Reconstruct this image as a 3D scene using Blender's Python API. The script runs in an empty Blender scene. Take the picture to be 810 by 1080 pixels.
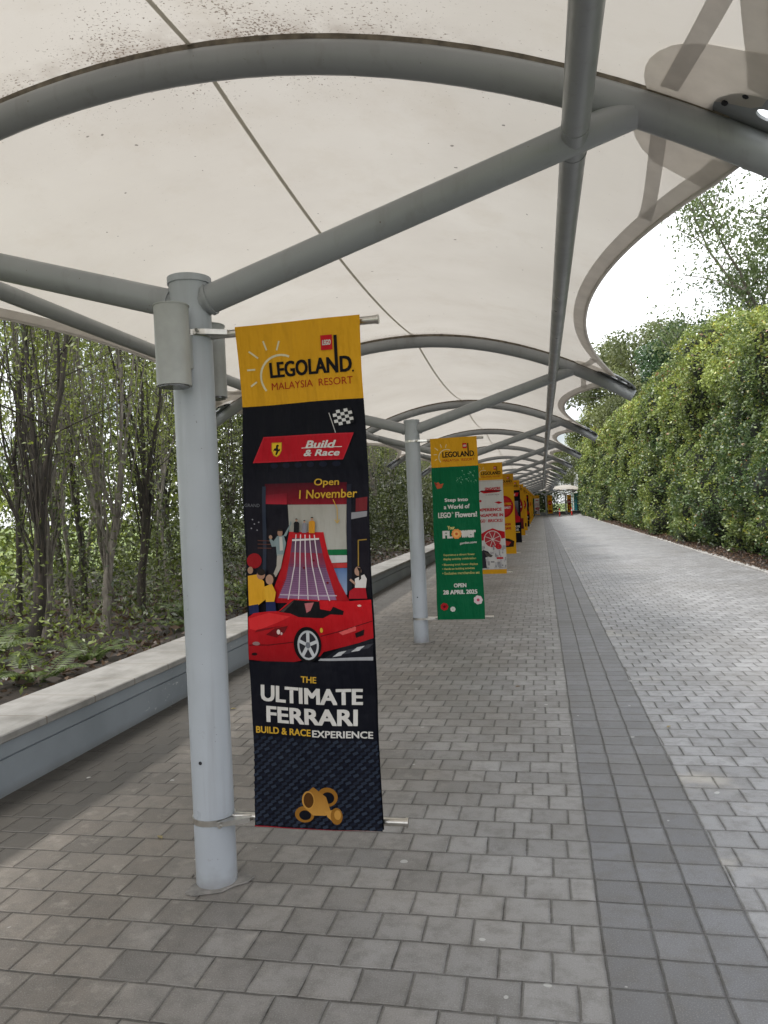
import bpy, bmesh, math, random
import numpy as np
from mathutils import Vector, Matrix, geometry
R = math.radians
rng = np.random.default_rng(7)
random.seed(7)
sc = bpy.context.scene
col = sc.collection

# ------------------------------------------------------------------ camera
H = 1.8
F, PITCH, ROLL, YAW = 795.0, -0.00266, 0.04615, 0.20592
cam = bpy.data.cameras.new('camera')
cam.sensor_fit = 'VERTICAL'
cam.sensor_height = 36.0
cam.lens = F / 1080 * 36.0
cam.clip_start = 0.05
cam.clip_end = 3000
camo = bpy.data.objects.new('camera', cam)
col.objects.link(camo)
rt = Vector((math.cos(YAW), math.sin(YAW), 0))
fw0 = Vector((-math.sin(YAW), math.cos(YAW), 0))
fw = fw0 * math.cos(PITCH) + Vector((0, 0, math.sin(PITCH)))
up = Vector((0, 0, math.cos(PITCH))) - fw0 * math.sin(PITCH)
ca = rt * math.cos(ROLL) - up * math.sin(ROLL)
cb = rt * math.sin(ROLL) + up * math.cos(ROLL)
M = Matrix.Identity(4)
for i in range(3):
    M[i][0], M[i][1], M[i][2] = ca[i], cb[i], -fw[i]
M.translation = (0, 0, H)
camo.matrix_world = M
sc.camera = camo

# ------------------------------------------------------------------ sky and sun (bright overcast)
SUN_EL, SUN_AZ = 60.0, -140.0          # azimuth measured from +Y towards +X
w = bpy.data.worlds.new('World')
sc.world = w
w.use_nodes = True
nt = w.node_tree
nt.nodes.clear()
wo = nt.nodes.new('ShaderNodeOutputWorld')
bg = nt.nodes.new('ShaderNodeBackground')
bg.inputs['Strength'].default_value = 0.15
sky = nt.nodes.new('ShaderNodeTexSky')
sky.sky_type = 'NISHITA'
sky.sun_disc = False
sky.sun_elevation = R(SUN_EL)
sky.sun_rotation = R(SUN_AZ)
sky.air_density = 1.0
sky.dust_density = 2.5
hsv = nt.nodes.new('ShaderNodeHueSaturation')
hsv.inputs['Saturation'].default_value = 0.6
hsv.inputs['Value'].default_value = 0.55
tc = nt.nodes.new('ShaderNodeTexCoord')
cn = nt.nodes.new('ShaderNodeTexNoise')
cn.inputs['Scale'].default_value = 2.2
cn.inputs['Detail'].default_value = 6
cr = nt.nodes.new('ShaderNodeValToRGB')
cr.color_ramp.elements[0].position = 0.36
cr.color_ramp.elements[1].position = 0.62
mp = nt.nodes.new('ShaderNodeMapping')
mp.inputs['Scale'].default_value = (1, 1, 2.6)
mx = nt.nodes.new('ShaderNodeMix')
mx.data_type = 'RGBA'
mx.inputs['B'].default_value = (9.0, 9.1, 9.3, 1)
nt.links.new(tc.outputs['Generated'], mp.inputs['Vector'])
nt.links.new(mp.outputs['Vector'], cn.inputs['Vector'])
nt.links.new(cn.outputs['Fac'], cr.inputs['Fac'])
nt.links.new(sky.outputs['Color'], hsv.inputs['Color'])
nt.links.new(hsv.outputs['Color'], mx.inputs['A'])
nt.links.new(cr.outputs['Color'], mx.inputs['Factor'])
nt.links.new(mx.outputs['Result'], bg.inputs['Color'])
nt.links.new(bg.outputs['Background'], wo.inputs['Surface'])

sl = bpy.data.lights.new('sun', 'SUN')
sl.energy = 1.5
sl.angle = R(20)
sl.color = (1.0, 0.96, 0.9)
so = bpy.data.objects.new('sun', sl)
col.objects.link(so)
sd = Vector((math.sin(R(SUN_AZ)) * math.cos(R(SUN_EL)), math.cos(R(SUN_AZ)) * math.cos(R(SUN_EL)), math.sin(R(SUN_EL))))
so.rotation_euler = sd.to_track_quat('Z', 'Y').to_euler()
so.location = sd * 60

sc.view_settings.view_transform = 'Standard'
sc.view_settings.look = 'None'
sc.view_settings.exposure = 1.12
sc.view_settings.gamma = 1.0
sc.view_settings.use_curve_mapping = False
cy = sc.cycles
cy.max_bounces = 6
cy.diffuse_bounces = 4
cy.glossy_bounces = 2
cy.transmission_bounces = 4
cy.transparent_max_bounces = 4
cy.caustics_reflective = False
cy.caustics_refractive = False
cy.sample_clamp_indirect = 6
cy.use_denoising = True


# ------------------------------------------------------------------ material helpers
def lin(c):
    return tuple(((x / 255) / 12.92 if x / 255 <= 0.04045 else ((x / 255 + 0.055) / 1.055) ** 2.4) for x in c)


class NT:
    def __init__(s, name):
        s.m = bpy.data.materials.new(name)
        s.m.use_nodes = True
        s.t = s.m.node_tree
        s.t.nodes.clear()
        s.out = s.t.nodes.new('ShaderNodeOutputMaterial')

    def n(s, typ, **kw):
        nd = s.t.nodes.new('ShaderNode' + typ)
        for k, v in kw.items():
            setattr(nd, k, v)
        return nd

    def put(s, sock, v):
        if isinstance(v, bpy.types.NodeSocket):
            s.t.links.new(v, sock)
        elif v is not None:
            if hasattr(sock.default_value, '__len__') and isinstance(v, (int, float)):
                v = [v] * len(sock.default_value)
            if hasattr(sock.default_value, '__len__') and len(sock.default_value) == 4 and len(v) == 3:
                v = (*v, 1)
            sock.default_value = v

    def math(s, op, a, b=None, c=None, clamp=False):
        nd = s.n('Math', operation=op)
        nd.use_clamp = clamp
        s.put(nd.inputs[0], a)
        if b is not None: s.put(nd.inputs[1], b)
        if c is not None: s.put(nd.inputs[2], c)
        return nd.outputs[0]

    def mix(s, f, a, b, mode='MIX'):
        nd = s.n('Mix', data_type='RGBA', blend_type=mode)
        s.put(nd.inputs['Factor'], f)
        s.put(nd.inputs['A'], a)
        s.put(nd.inputs['B'], b)
        return nd.outputs['Result']

    def noise(s, vec, scale, detail=4, rough=0.55, out='Fac'):
        nd = s.n('TexNoise')
        s.put(nd.inputs['Vector'], vec)
        nd.inputs['Scale'].default_value = scale
        nd.inputs['Detail'].default_value = detail
        nd.inputs['Roughness'].default_value = rough
        return nd.outputs[out]

    def ramp(s, f, a, b):
        nd = s.n('MapRange')
        s.put(nd.inputs['Value'], f)
        nd.inputs['From Min'].default_value = a
        nd.inputs['From Max'].default_value = b
        return nd.outputs['Result']

    def obj(s):
        return s.n('TexCoord').outputs['Object']

    def pos(s):
        return s.n('NewGeometry').outputs['Position']

    def bump(s, h, strength=0.3, dist=0.01):
        nd = s.n('Bump')
        nd.inputs['Strength'].default_value = strength
        nd.inputs['Distance'].default_value = dist
        s.put(nd.inputs['Height'], h)
        return nd.outputs['Normal']

    def principled(s, colr, rough=0.6, metal=0.0, normal=None, spec=None):
        nd = s.n('BsdfPrincipled')
        s.put(nd.inputs['Base Color'], colr)
        s.put(nd.inputs['Roughness'], rough)
        nd.inputs['Metallic'].default_value = metal
        if spec is not None: nd.inputs['Specular IOR Level'].default_value = spec
        if normal is not None: s.put(nd.inputs['Normal'], normal)
        s.t.links.new(nd.outputs[0], s.out.inputs['Surface'])
        return s.m

    def thin(s, colr, trans=0.35, normal=None, gloss=0.0, tcol=None):
        d = s.n('BsdfDiffuse')
        t = s.n('BsdfTranslucent')
        s.put(d.inputs['Color'], colr)
        s.put(t.inputs['Color'], tcol if tcol is not None else colr)
        if normal is not None:
            s.put(d.inputs['Normal'], normal)
        mxs = s.n('MixShader')
        mxs.inputs[0].default_value = trans
        s.t.links.new(d.outputs[0], mxs.inputs[1])
        s.t.links.new(t.outputs[0], mxs.inputs[2])
        o = mxs.outputs[0]
        if gloss > 0:
            g = s.n('BsdfGlossy')
            g.inputs['Roughness'].default_value = 0.45
            g.inputs['Color'].default_value = (1, 1, 1, 1)
            m2 = s.n('MixShader')
            m2.inputs[0].default_value = gloss
            s.t.links.new(o, m2.inputs[1])
            s.t.links.new(g.outputs[0], m2.inputs[2])
            o = m2.outputs[0]
        s.t.links.new(o, s.out.inputs['Surface'])
        return s.m


def simple(name, c, rough=0.55, metal=0.0, var=0.12, scale=6, bump=0.0, bscale=60, spec=None):
    k = NT(name)
    v = k.obj()
    f = k.noise(v, scale, 5)
    c2 = tuple(max(0, x * (1 - 2 * var)) for x in c)
    cc = k.mix(k.ramp(f, 0.3, 0.7), c2, c)
    nrm = k.bump(k.noise(v, bscale, 4), bump, 0.004) if bump else None
    return k.principled(cc, rough, metal, nrm, spec)


def attr_mat(name, rough=0.6, trans=None, gloss=0.0, bump=0.0):
    k = NT(name)
    a = k.n('Attribute', attribute_name='Col')
    if trans is not None:
        return k.thin(a.outputs['Color'], trans, gloss=gloss)
    st = k.n('Mapping')
    st.inputs['Scale'].default_value = (7, 1, 1.6)
    k.put(st.inputs['Vector'], k.obj())
    hh = k.math('ADD', k.noise(st.outputs[0], 1.6, 3, 0.5), k.math('MULTIPLY', k.noise(k.obj(), 7, 3), 0.35))
    nrm = k.bump(hh, bump, 0.06) if bump else None
    c = k.mix(1.0, a.outputs['Color'], (0.72, 0.70, 0.68), 'MULTIPLY')
    return k.principled(c, rough, normal=nrm, spec=0.10)


# painted steel: grey blue, faint grime and rust flecks
def steel(name, c, grime=(0.10, 0.085, 0.06)):
    k = NT(name)
    v = k.pos()
    f = k.ramp(k.noise(v, 1.7, 5), 0.35, 0.75)
    cc = k.mix(f, c, tuple(x * 0.84 for x in c))
    st = k.n('Mapping')
    st.inputs['Scale'].default_value = (14, 14, 0.9)
    k.put(st.inputs['Vector'], v)
    streak = k.ramp(k.noise(st.outputs['Vector'], 1.0, 4), 0.56, 0.82)
    cc = k.mix(k.math('MULTIPLY', streak, 0.3), cc, grime)
    fl = k.ramp(k.noise(v, 55, 3), 0.725, 0.76)
    cc = k.mix(k.math('MULTIPLY', fl, 0.7), cc, (0.09, 0.05, 0.03))
    sepz = k.n('SeparateXYZ')
    k.put(sepz.inputs[0], v)
    foot = k.ramp(k.math('ADD', sepz.outputs[2], k.math('MULTIPLY', k.noise(v, 11, 5), 0.22)), 0.22, 0.08)
    cc = k.mix(k.math('MULTIPLY', foot, 0.55), cc, (0.13, 0.115, 0.09))
    scf = k.ramp(k.noise(v, 16, 5, 0.7), 0.66, 0.72)
    cc = k.mix(k.math('MULTIPLY', scf, 0.28), cc, (0.20, 0.18, 0.16))
    return k.principled(cc, k.ramp(k.noise(v, 5, 3), -0.2, 1.6), 0.0, k.bump(k.noise(v, 80, 3), 0.08, 0.002))


MAT = {}
MAT['steel'] = steel('painted_steel', lin((146, 149, 152)))
MAT['post'] = steel('painted_post', lin((163, 168, 174)))
MAT['rail'] = simple('clamp_rail_metal', (0.20, 0.17, 0.13), 0.6, 0.2, 0.3, 20)
MAT['lamp'] = simple('lamp_housing', lin((160, 162, 160)), 0.45, 0, 0.08, 12)
MAT['lens'] = simple('lamp_lens', (0.10, 0.10, 0.10), 0.2, 0, 0.1)
MAT['stainless'] = simple('stainless_steel', (0.62, 0.60, 0.56), 0.28, 1.0, 0.1, 30)
MAT['bolt'] = simple('dark_bolt', (0.03, 0.03, 0.035), 0.5, 0.5, 0.1)
MAT['print'] = attr_mat('printed_banner_fabric', 0.5, bump=0.55)
MAT['leaf'] = attr_mat('leaf', trans=0.42, gloss=0.05)
MAT['hedge_leaf'] = attr_mat('hedge_leaf', trans=0.38, gloss=0.07)
MAT['soil'] = simple('leaf_litter_soil', (0.030, 0.021, 0.014), 0.9, 0, 0.35, 9, 0.9, 28)
MAT['concrete'] = simple('kerb_concrete', (0.42, 0.41, 0.39), 0.85, 0, 0.2, 5, 0.3)
MAT['grout'] = simple('grout', (0.27, 0.255, 0.235), 0.9, 0, 0.25, 14, 0.6)
MAT['teal'] = simple('teal_paint', lin((30, 120, 140)), 0.4, 0, 0.06)
MAT['white'] = simple('white_paint', (0.75, 0.75, 0.74), 0.5, 0, 0.06)
MAT['glass'] = simple('dark_glass', (0.03, 0.05, 0.06), 0.08, 0, 0.1, spec=0.8)
MAT['red'] = simple('red_plastic', (0.55, 0.04, 0.03), 0.45, 0, 0.08)
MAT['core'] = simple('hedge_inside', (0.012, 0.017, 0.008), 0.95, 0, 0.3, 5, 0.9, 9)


# membrane: off-white coated fabric, dirty near the arches
def membrane_mat():
    k = NT('canopy_fabric')
    uv = k.n('UVMap')
    uv.uv_map = 'UVMap'
    sep = k.n('SeparateXYZ')
    k.put(sep.inputs[0], uv.outputs[0])
    x, y = sep.outputs[0], sep.outputs[1]            # lateral metres, metres to the nearest arch
    v = k.pos()
    base = k.mix(k.ramp(k.noise(v, 0.9, 5), 0.3, 0.7), (0.535, 0.500, 0.448), (0.60, 0.568, 0.515))
    # fine fleck
    sp = k.noise(v, 70, 3, 0.62)
    near = k.math('SUBTRACT', 1, k.math('MULTIPLY', y, 1.15), clamp=True)
    apex = k.math('SUBTRACT', 1, k.math('MULTIPLY', k.math('ABSOLUTE', k.math('ADD', x, 1.55)), 0.50), clamp=True)
    clus = k.ramp(k.noise(v, 2.6, 3), 0.25, 0.7)
    dens = k.math('MULTIPLY', k.math('MULTIPLY', near, apex), clus)
    thr = k.math('SUBTRACT', 0.735, k.math('MULTIPLY', dens, 0.30))
    m = k.ramp(k.math('SUBTRACT', sp, thr), -0.02, 0.03)
    c = k.mix(k.math('MULTIPLY', m, 0.85), base, (0.10, 0.068, 0.048))
    # brown smear hugging the arch
    sm = k.math('MULTIPLY', k.math('POWER', k.math('SUBTRACT', 1, k.math('MULTIPLY', y, 3.0), clamp=True), 1.6), k.math('MULTIPLY', apex, k.ramp(k.noise(v, 9, 5), 0.35, 0.75)))
    c = k.mix(k.math('MULTIPLY', sm, 0.95, clamp=True), c, (0.19, 0.135, 0.095))
    # scattered single specks everywhere
    s2 = k.ramp(k.noise(v, 17, 2, 0.4), 0.765, 0.785)
    c = k.mix(k.math('MULTIPLY', s2, 0.75), c, (0.09, 0.08, 0.07))
    mpv = k.n('Mapping')
    mpv.inputs['Scale'].default_value = (0.8, 5.0, 1)
    k.put(mpv.inputs['Vector'], v)
    c = k.mix(k.math('MULTIPLY', k.ramp(k.noise(mpv.outputs[0], 1.3, 4), 0.5, 0.85), 0.25), c, (0.56, 0.52, 0.46))
    wv = k.n('Mapping')
    wv.inputs['Scale'].default_value = (1.2, 7.0, 1)
    wv.inputs['Rotation'].default_value = (0, 0, 0.5)
    k.put(wv.inputs['Vector'], v)
    hh = k.math('ADD', k.noise(v, 3.0, 3), k.math('MULTIPLY', k.noise(wv.outputs[0], 1.0, 3), 0.7))
    c = k.mix(k.math('MULTIPLY', k.ramp(k.noise(v, 1.9, 6, 0.7), 0.52, 0.72), 0.22), c, (0.42, 0.36, 0.28))
    return k.thin(c, 0.37, normal=k.bump(hh, 0.3, 0.03))


MAT['membrane'] = membrane_mat()


def fabric2(name, c, tr):
    k = NT(name)
    v = k.pos()
    return k.thin(k.mix(k.ramp(k.noise(v, 7, 4), 0.3, 0.7), c, tuple(x * 0.86 for x in c)), tr)


MAT['belt'] = fabric2('edge_webbing', (0.70, 0.67, 0.63), 0.38)
MAT['patch'] = fabric2('reinforcing_fabric', (0.80, 0.765, 0.72), 0.5)
MAT['seam'] = fabric2('welded_seam', (0.60, 0.57, 0.49), 0.26)

U = 0.205
X0 = 0.1633


# concrete pavers: half-bond squares each side of a straight-jointed dark strip three units wide
def paver_mat():
    k = NT('concrete_pavers')
    v = k.pos()
    wob = k.n('TexNoise')
    k.put(wob.inputs['Vector'], v)
    wob.inputs['Scale'].default_value = 3.0
    off = k.n('VectorMath', operation='SUBTRACT')
    k.put(off.inputs[0], wob.outputs['Color'])
    off.inputs[1].default_value = (0.5, 0.5, 0.5)
    off2 = k.n('VectorMath', operation='SCALE')
    k.put(off2.inputs[0], off.outputs[0])
    off2.inputs['Scale'].default_value = 0.016
    add = k.n('VectorMath', operation='ADD')
    k.put(add.inputs[0], v)
    k.put(add.inputs[1], off2.outputs[0])
    sep = k.n('SeparateXYZ')
    k.put(sep.inputs[0], add.outputs[0])
    x, y = sep.outputs[0], sep.outputs[1]
    sx = k.math('DIVIDE', k.math('SUBTRACT', x, X0), U)
    sy = k.math('DIVIDE', y, U)
    strip = k.math('MULTIPLY', k.math('GREATER_THAN', sx, 0), k.math('LESS_THAN', sx, 3))
    row = k.math('FLOOR', sy)
    odd = k.math('MULTIPLY', k.math('MODULO', k.math('ABSOLUTE', row), 2), 0.5)
    # small random slip of each course
    wn0 = k.n('TexWhiteNoise', noise_dimensions='1D')
    k.put(wn0.inputs['W'], row)
    slip = k.math('MULTIPLY', k.math('SUBTRACT', wn0.outputs['Value'], 0.5), 0.16)
    sh = k.math('MULTIPLY', k.math('ADD', odd, slip), k.math('SUBTRACT', 1, strip))
    ux = k.math('ADD', sx, sh)
    cx = k.math('FLOOR', ux)
    fx = k.math('SUBTRACT', ux, cx)
    fy = k.math('SUBTRACT', sy, row)
    dx = k.math('MINIMUM', fx, k.math('SUBTRACT', 1, fx))
    # keep the strip's two long edges jointed too
    e0 = k.math('MINIMUM', k.math('ABSOLUTE', sx), k.math('ABSOLUTE', k.math('SUBTRACT', sx, 3)))
    dx = k.math('MINIMUM', dx, e0)
    dy = k.math('MINIMUM', fy, k.math('SUBTRACT', 1, fy))
    d = k.math('MINIMUM', dx, dy)
    d = k.math('ADD', d, k.math('MULTIPLY', k.math('SUBTRACT', k.noise(v, 22, 4, 0.65), 0.5), 0.040))
    joint = k.math('SUBTRACT', 1, k.ramp(d, 0.005, 0.021))
    edge = k.math('SUBTRACT', 1, k.ramp(d, 0.02, 0.16))
    cmb = k.n('CombineXYZ')
    k.put(cmb.inputs[0], cx)
    k.put(cmb.inputs[1], row)
    k.put(cmb.inputs[2], strip)
    wn = k.n('TexWhiteNoise', noise_dimensions='3D')
    k.put(wn.inputs['Vector'], cmb.outputs[0])
    rv = wn.outputs['Value']
    wsep = k.n('SeparateColor')
    k.put(wsep.inputs[0], wn.outputs['Color'])
    # base tones across the path: warm weathered left, cooler middle, paler right
    left = k.ramp(k.math('ADD', x, k.math('MULTIPLY', k.math('SUBTRACT', k.noise(v, 0.9, 4), 0.5), 2.2)), -0.2, -2.0)
    cool = (0.250, 0.246, 0.242)
    warm = (0.160, 0.142, 0.122)
    c = k.mix(left, cool, warm)
    right = k.math('GREATER_THAN', sx, 3)
    c = k.mix(right, c, (0.278, 0.28, 0.288))
    c = k.mix(strip, c, (0.142, 0.145, 0.154))
    # per paver brightness
    k2 = k.math('ADD', 0.74, k.math('MULTIPLY', rv, 0.56))
    amp = k.math('ADD', 0.62, k.math('MULTIPLY', left, 0.45))
    k2 = k.math('ADD', k.math('MULTIPLY', k.math('SUBTRACT', k2, 0.98), amp), 0.98)
    comb = k.n('CombineColor')
    for i in range(3): k.put(comb.inputs[i], k2)
    c = k.mix(1.0, c, comb.outputs[0], 'MULTIPLY')
    c = k.mix(k.math('MULTIPLY', k.math('MULTIPLY', wsep.outputs[1], left), 0.35), c, (0.23, 0.195, 0.160))
    # cement face blotches and darker worn rims
    bl = k.ramp(k.noise(v, 9, 7, 0.7), 0.46, 0.64)
    c = k.mix(k.math('MULTIPLY', bl, 0.46), c, (0.095, 0.088, 0.078))
    pale = k.ramp(k.noise(v, 7.5, 6, 0.65), 0.55, 0.70)
    c = k.mix(k.math('MULTIPLY', k.math('MULTIPLY', pale, left), 0.45), c, (0.40, 0.37, 0.32))
    c = k.mix(k.math('MULTIPLY', k.math('MULTIPLY', edge, k.ramp(k.noise(v, 5, 4), 0.3, 0.7)), 0.42), c, (0.115, 0.105, 0.09))
    gr = k.noise(v, 170, 3, 0.75)
    c = k.mix(k.math('MULTIPLY', k.ramp(gr, 0.54, 0.72), 0.5), c, (0.45, 0.45, 0.45))
    c = k.mix(k.math('MULTIPLY', k.ramp(gr, 0.46, 0.28), 0.5), c, (0.06, 0.06, 0.06))
    # big soft stains
    big = k.ramp(k.noise(v, 0.55, 5, 0.6), 0.42, 0.72)
    c = k.mix(k.math('MULTIPLY', big, 0.42), c, (0.12, 0.11, 0.095))
    # darker band along the foot of the low wall, slightly wavy edge
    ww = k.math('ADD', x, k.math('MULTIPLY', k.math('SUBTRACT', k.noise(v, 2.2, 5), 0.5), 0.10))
    wall_band = k.ramp(ww, -2.84, -2.93)
    c = k.mix(k.math('MULTIPLY', wall_band, 0.82), c, (0.045, 0.042, 0.036))
    # sandy bleached patches beside the strip
    sand = k.math('MULTIPLY', k.math('MULTIPLY', right, k.ramp(sx, 6.5, 3.2)), k.ramp(k.noise(v, 1.1, 4, 0.6), 0.56, 0.70))
    c = k.mix(k.math('MULTIPLY', sand, 0.7), c, (0.52, 0.48, 0.41))
    drop = k.ramp(k.noise(v, 11, 1, 0.2), 0.80, 0.81)
    c = k.mix(k.math('MULTIPLY', drop, 0.6), c, (0.5, 0.5, 0.48))
    c = k.mix(k.math('MULTIPLY', joint, k.ramp(k.noise(v, 3.5, 4), 0.85, 0.35)), c, (0.034, 0.031, 0.027))
    hgt = k.math('ADD', k.math('MULTIPLY', k.ramp(d, 0.008, 0.05), 1.0),
                 k.math('ADD', k.math('MULTIPLY', gr, 0.10), k.math('ADD', k.math('MULTIPLY', rv, 0.30), k.math('MULTIPLY', k.noise(v, 24, 4), 0.25))))
    rough = k.math('SUBTRACT', 0.66, k.math('MULTIPLY', k.noise(v, 2, 3), 0.22))
    return k.principled(c, rough, 0, k.bump(hgt, 1.0, 0.007), 0.4)


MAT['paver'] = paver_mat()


def wall_mat():
    k = NT('painted_wall')
    v = k.pos()
    c = k.mix(k.ramp(k.noise(v, 1.2, 5), 0.3, 0.75), lin((140, 147, 153)), lin((118, 125, 130)))
    mpv = k.n('Mapping')
    mpv.inputs['Scale'].default_value = (1, 1, 2.5)
    k.put(mpv.inputs['Vector'], v)
    sc1 = k.ramp(k.noise(mpv.outputs[0], 9, 4, 0.6), 0.64, 0.70)
    c = k.mix(k.math('MULTIPLY', k.math('MULTIPLY', sc1, k.ramp(k.noise(v, 0.5, 2), 0.5, 0.6)), 0.7), c, (0.62, 0.63, 0.63))
    sep = k.n('SeparateXYZ')
    k.put(sep.inputs[0], v)
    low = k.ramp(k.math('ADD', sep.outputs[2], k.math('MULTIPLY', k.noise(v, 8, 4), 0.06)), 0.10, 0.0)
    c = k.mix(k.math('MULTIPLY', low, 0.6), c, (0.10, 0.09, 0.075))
    return k.principled(c, 0.6, 0, k.bump(k.noise(v, 60, 4), 0.2, 0.003))


MAT['wall'] = wall_mat()


def cap_mat():
    k = NT('stone_capping')
    v = k.pos()
    sep = k.n('SeparateXYZ')
    k.put(sep.inputs[0], v)
    sy = k.math('DIVIDE', sep.outputs[1], 0.6)
    fy = k.math('FRACT', sy)
    d = k.math('MINIMUM', fy, k.math('SUBTRACT', 1, fy))
    joint = k.ramp(d, 0.012, 0.006)
    wn = k.n('TexWhiteNoise', noise_dimensions='1D')
    k.put(wn.inputs['W'], k.math('FLOOR', sy))
    c = k.mix(wn.outputs['Value'], (0.225, 0.22, 0.208), (0.285, 0.278, 0.264))
    c = k.mix(k.math('MULTIPLY', k.ramp(k.noise(v, 3.2, 6, 0.65), 0.42, 0.7), 0.8), c, (0.13, 0.125, 0.112))
    mpv = k.n('Mapping')
    mpv.inputs['Scale'].default_value = (30, 2.2, 30)
    k.put(mpv.inputs['Vector'], v)
    c = k.mix(k.math('MULTIPLY', k.ramp(k.noise(mpv.outputs[0], 1, 4), 0.5, 0.8), 0.3), c, (0.15, 0.13, 0.11))
    c = k.mix(k.math('MULTIPLY', joint, 0.8), c, (0.12, 0.09, 0.06))
    return k.principled(c, 0.8, 0, k.bump(k.noise(v, 90, 4), 0.25, 0.003))


MAT['cap'] = cap_mat()


def bark_mat(name, a, b):
    k = NT(name)
    v = k.obj()
    mpv = k.n('Mapping')
    mpv.inputs['Scale'].default_value = (9, 9, 1.6)
    k.put(mpv.inputs['Vector'], v)
    f = k.noise(mpv.outputs[0], 3, 6, 0.65)
    c = k.mix(k.ramp(f, 0.35, 0.68), a, b)
    c = k.mix(k.math('MULTIPLY', k.ramp(k.noise(v, 2.2, 4), 0.5, 0.7), 0.5), c, (0.05, 0.055, 0.03))
    return k.principled(c, 0.9, 0, k.bump(f, 0.8, 0.02))


MAT['bark_pale'] = bark_mat('pale_bark', (0.060, 0.050, 0.040), (0.25, 0.225, 0.19))
MAT['bark_dark'] = bark_mat('dark_bark', (0.012, 0.010, 0.008), (0.060, 0.048, 0.036))


def ground_mat():
    k = NT('ground_cover')
    v = k.pos()
    c = k.mix(k.ramp(k.noise(v, 0.35, 6), 0.35, 0.65), (0.10, 0.15, 0.035), (0.17, 0.22, 0.055))
    c = k.mix(k.ramp(k.noise(v, 7, 5), 0.5, 0.75), c, (0.07, 0.055, 0.03))
    return k.principled(c, 0.95, 0, k.bump(k.noise(v, 14, 5), 0.8, 0.05))


MAT['ground'] = ground_mat()


# ------------------------------------------------------------------ mesh helpers
class MB:
    def __init__(s):
        s.v, s.f, s.m, s.c, s.smooth = [], [], [], [], []

    def add(s, vs, fs, mat=0, smooth=False, colr=None):
        b = len(s.v)
        s.v.extend([tuple(p) for p in vs])
        for f in fs:
            s.f.append([i + b for i in f])
            s.m.append(mat)
            s.smooth.append(smooth)
        s.c.extend([colr if colr is not None else (1, 1, 1)] * len(vs))
        return b

    def box(s, x0, x1, y0, y1, z0, z1, mat=0):
        vs = [(x, y, z) for z in (z0, z1) for y in (y0, y1) for x in (x0, x1)]
        s.add(vs, [(0, 2, 3, 1), (4, 5, 7, 6), (0, 1, 5, 4), (2, 6, 7, 3), (0, 4, 6, 2), (1, 3, 7, 5)], mat)

    def tube(s, pts, rad, n=12, mat=0, caps=True, smooth=True):
        pts = [Vector(p) for p in pts]
        if not hasattr(rad, '__len__'): rad = [rad] * len(pts)
        vs, fs = [], []
        ref = None
        for i, p in enumerate(pts):
            t = (pts[min(i + 1, len(pts) - 1)] - pts[max(i - 1, 0)]).normalized()
            if ref is None:
                ref = t.orthogonal().normalized()
            ref = (ref - t * ref.dot(t)).normalized()
            b = t.cross(ref)
            for j in range(n):
                a = 2 * math.pi * j / n
                vs.append(p + (ref * math.cos(a) + b * math.sin(a)) * rad[i])
        for i in range(len(pts) - 1):
            for j in range(n):
                k = (j + 1) % n
                fs.append((i * n + j, i * n + k, (i + 1) * n + k, (i + 1) * n + j))
        s.add(vs, fs, mat, smooth)
        if caps:
            e = len(pts) - 1
            s.add(vs[:n], [list(range(n))[::-1]], mat)
            s.add(vs[e * n:], [list(range(n))], mat)

    def sweep(s, prof, frames, mat=0, closed=True, caps=True, smooth=False):
        """prof: list of (lat, z); frames: list of functions-applied points"""
        n = len(prof)
        vs = []
        for fr in frames:
            for (a, b) in prof: vs.append(fr(a, b))
        fs = []
        m = n if closed else n - 1
        for i in range(len(frames) - 1):
            for j in range(m):
                k = (j + 1) % n
                fs.append((i * n + j, i * n + k, (i + 1) * n + k, (i + 1) * n + j))
        if caps and closed:
            fs.append(list(range(n))[::-1])
            fs.append([(len(frames) - 1) * n + j for j in range(n)])
        s.add(vs, fs, mat, smooth)

    def plate(s, outer, holes, z0, z1, mat=0, xf=None):
        loops = [[Vector((a, b, 0)) for a, b in outer]] + [[Vector((a, b, 0)) for a, b in h] for h in holes]
        tris = geometry.tessellate_polygon(loops)
        flat = [p for l in loops for p in l]
        n = len(flat)
        vs = [(p.x, p.y, z0) for p in flat] + [(p.x, p.y, z1) for p in flat]
        fs = [tuple(t)[::-1] for t in tris] + [tuple(i + n for i in t) for t in tris]
        b = 0
        for l in loops:
            m = len(l)
            for i in range(m):
                j = (i + 1) % m
                fs.append((b + i, b + j, b + j + n, b + i + n))
            b += m
        if xf: vs = [xf(*p) for p in vs]
        s.add(vs, fs, mat)

    def build(s, name, mats, parent=None, loc=(0, 0, 0), fix=True):
        me = bpy.data.meshes.new(name)
        me.from_pydata(s.v, [], s.f)
        if not isinstance(mats, (list, tuple)): mats = [mats]
        for m in mats: me.materials.append(MAT[m] if isinstance(m, str) else m)
        me.polygons.foreach_set('material_index', s.m)
        me.polygons.foreach_set('use_smooth', s.smooth)
        if any(c != (1, 1, 1) for c in s.c):
            a = me.color_attributes.new('Col', 'FLOAT_COLOR', 'POINT')
            a.data.foreach_set('color', np.array([(*c, 1) for c in s.c], dtype=np.float32).ravel())
        me.update()
        if fix:
            bm = bmesh.new()
            bm.from_mesh(me)
            bmesh.ops.recalc_face_normals(bm, faces=bm.faces)
            bm.to_mesh(me)
            bm.free()
        return link(name, me, parent, loc)


def link(name, data, parent=None, loc=(0, 0, 0)):
    o = bpy.data.objects.new(name, data)
    o.location = loc
    col.objects.link(o)
    if parent: o.parent = parent
    return o


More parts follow.
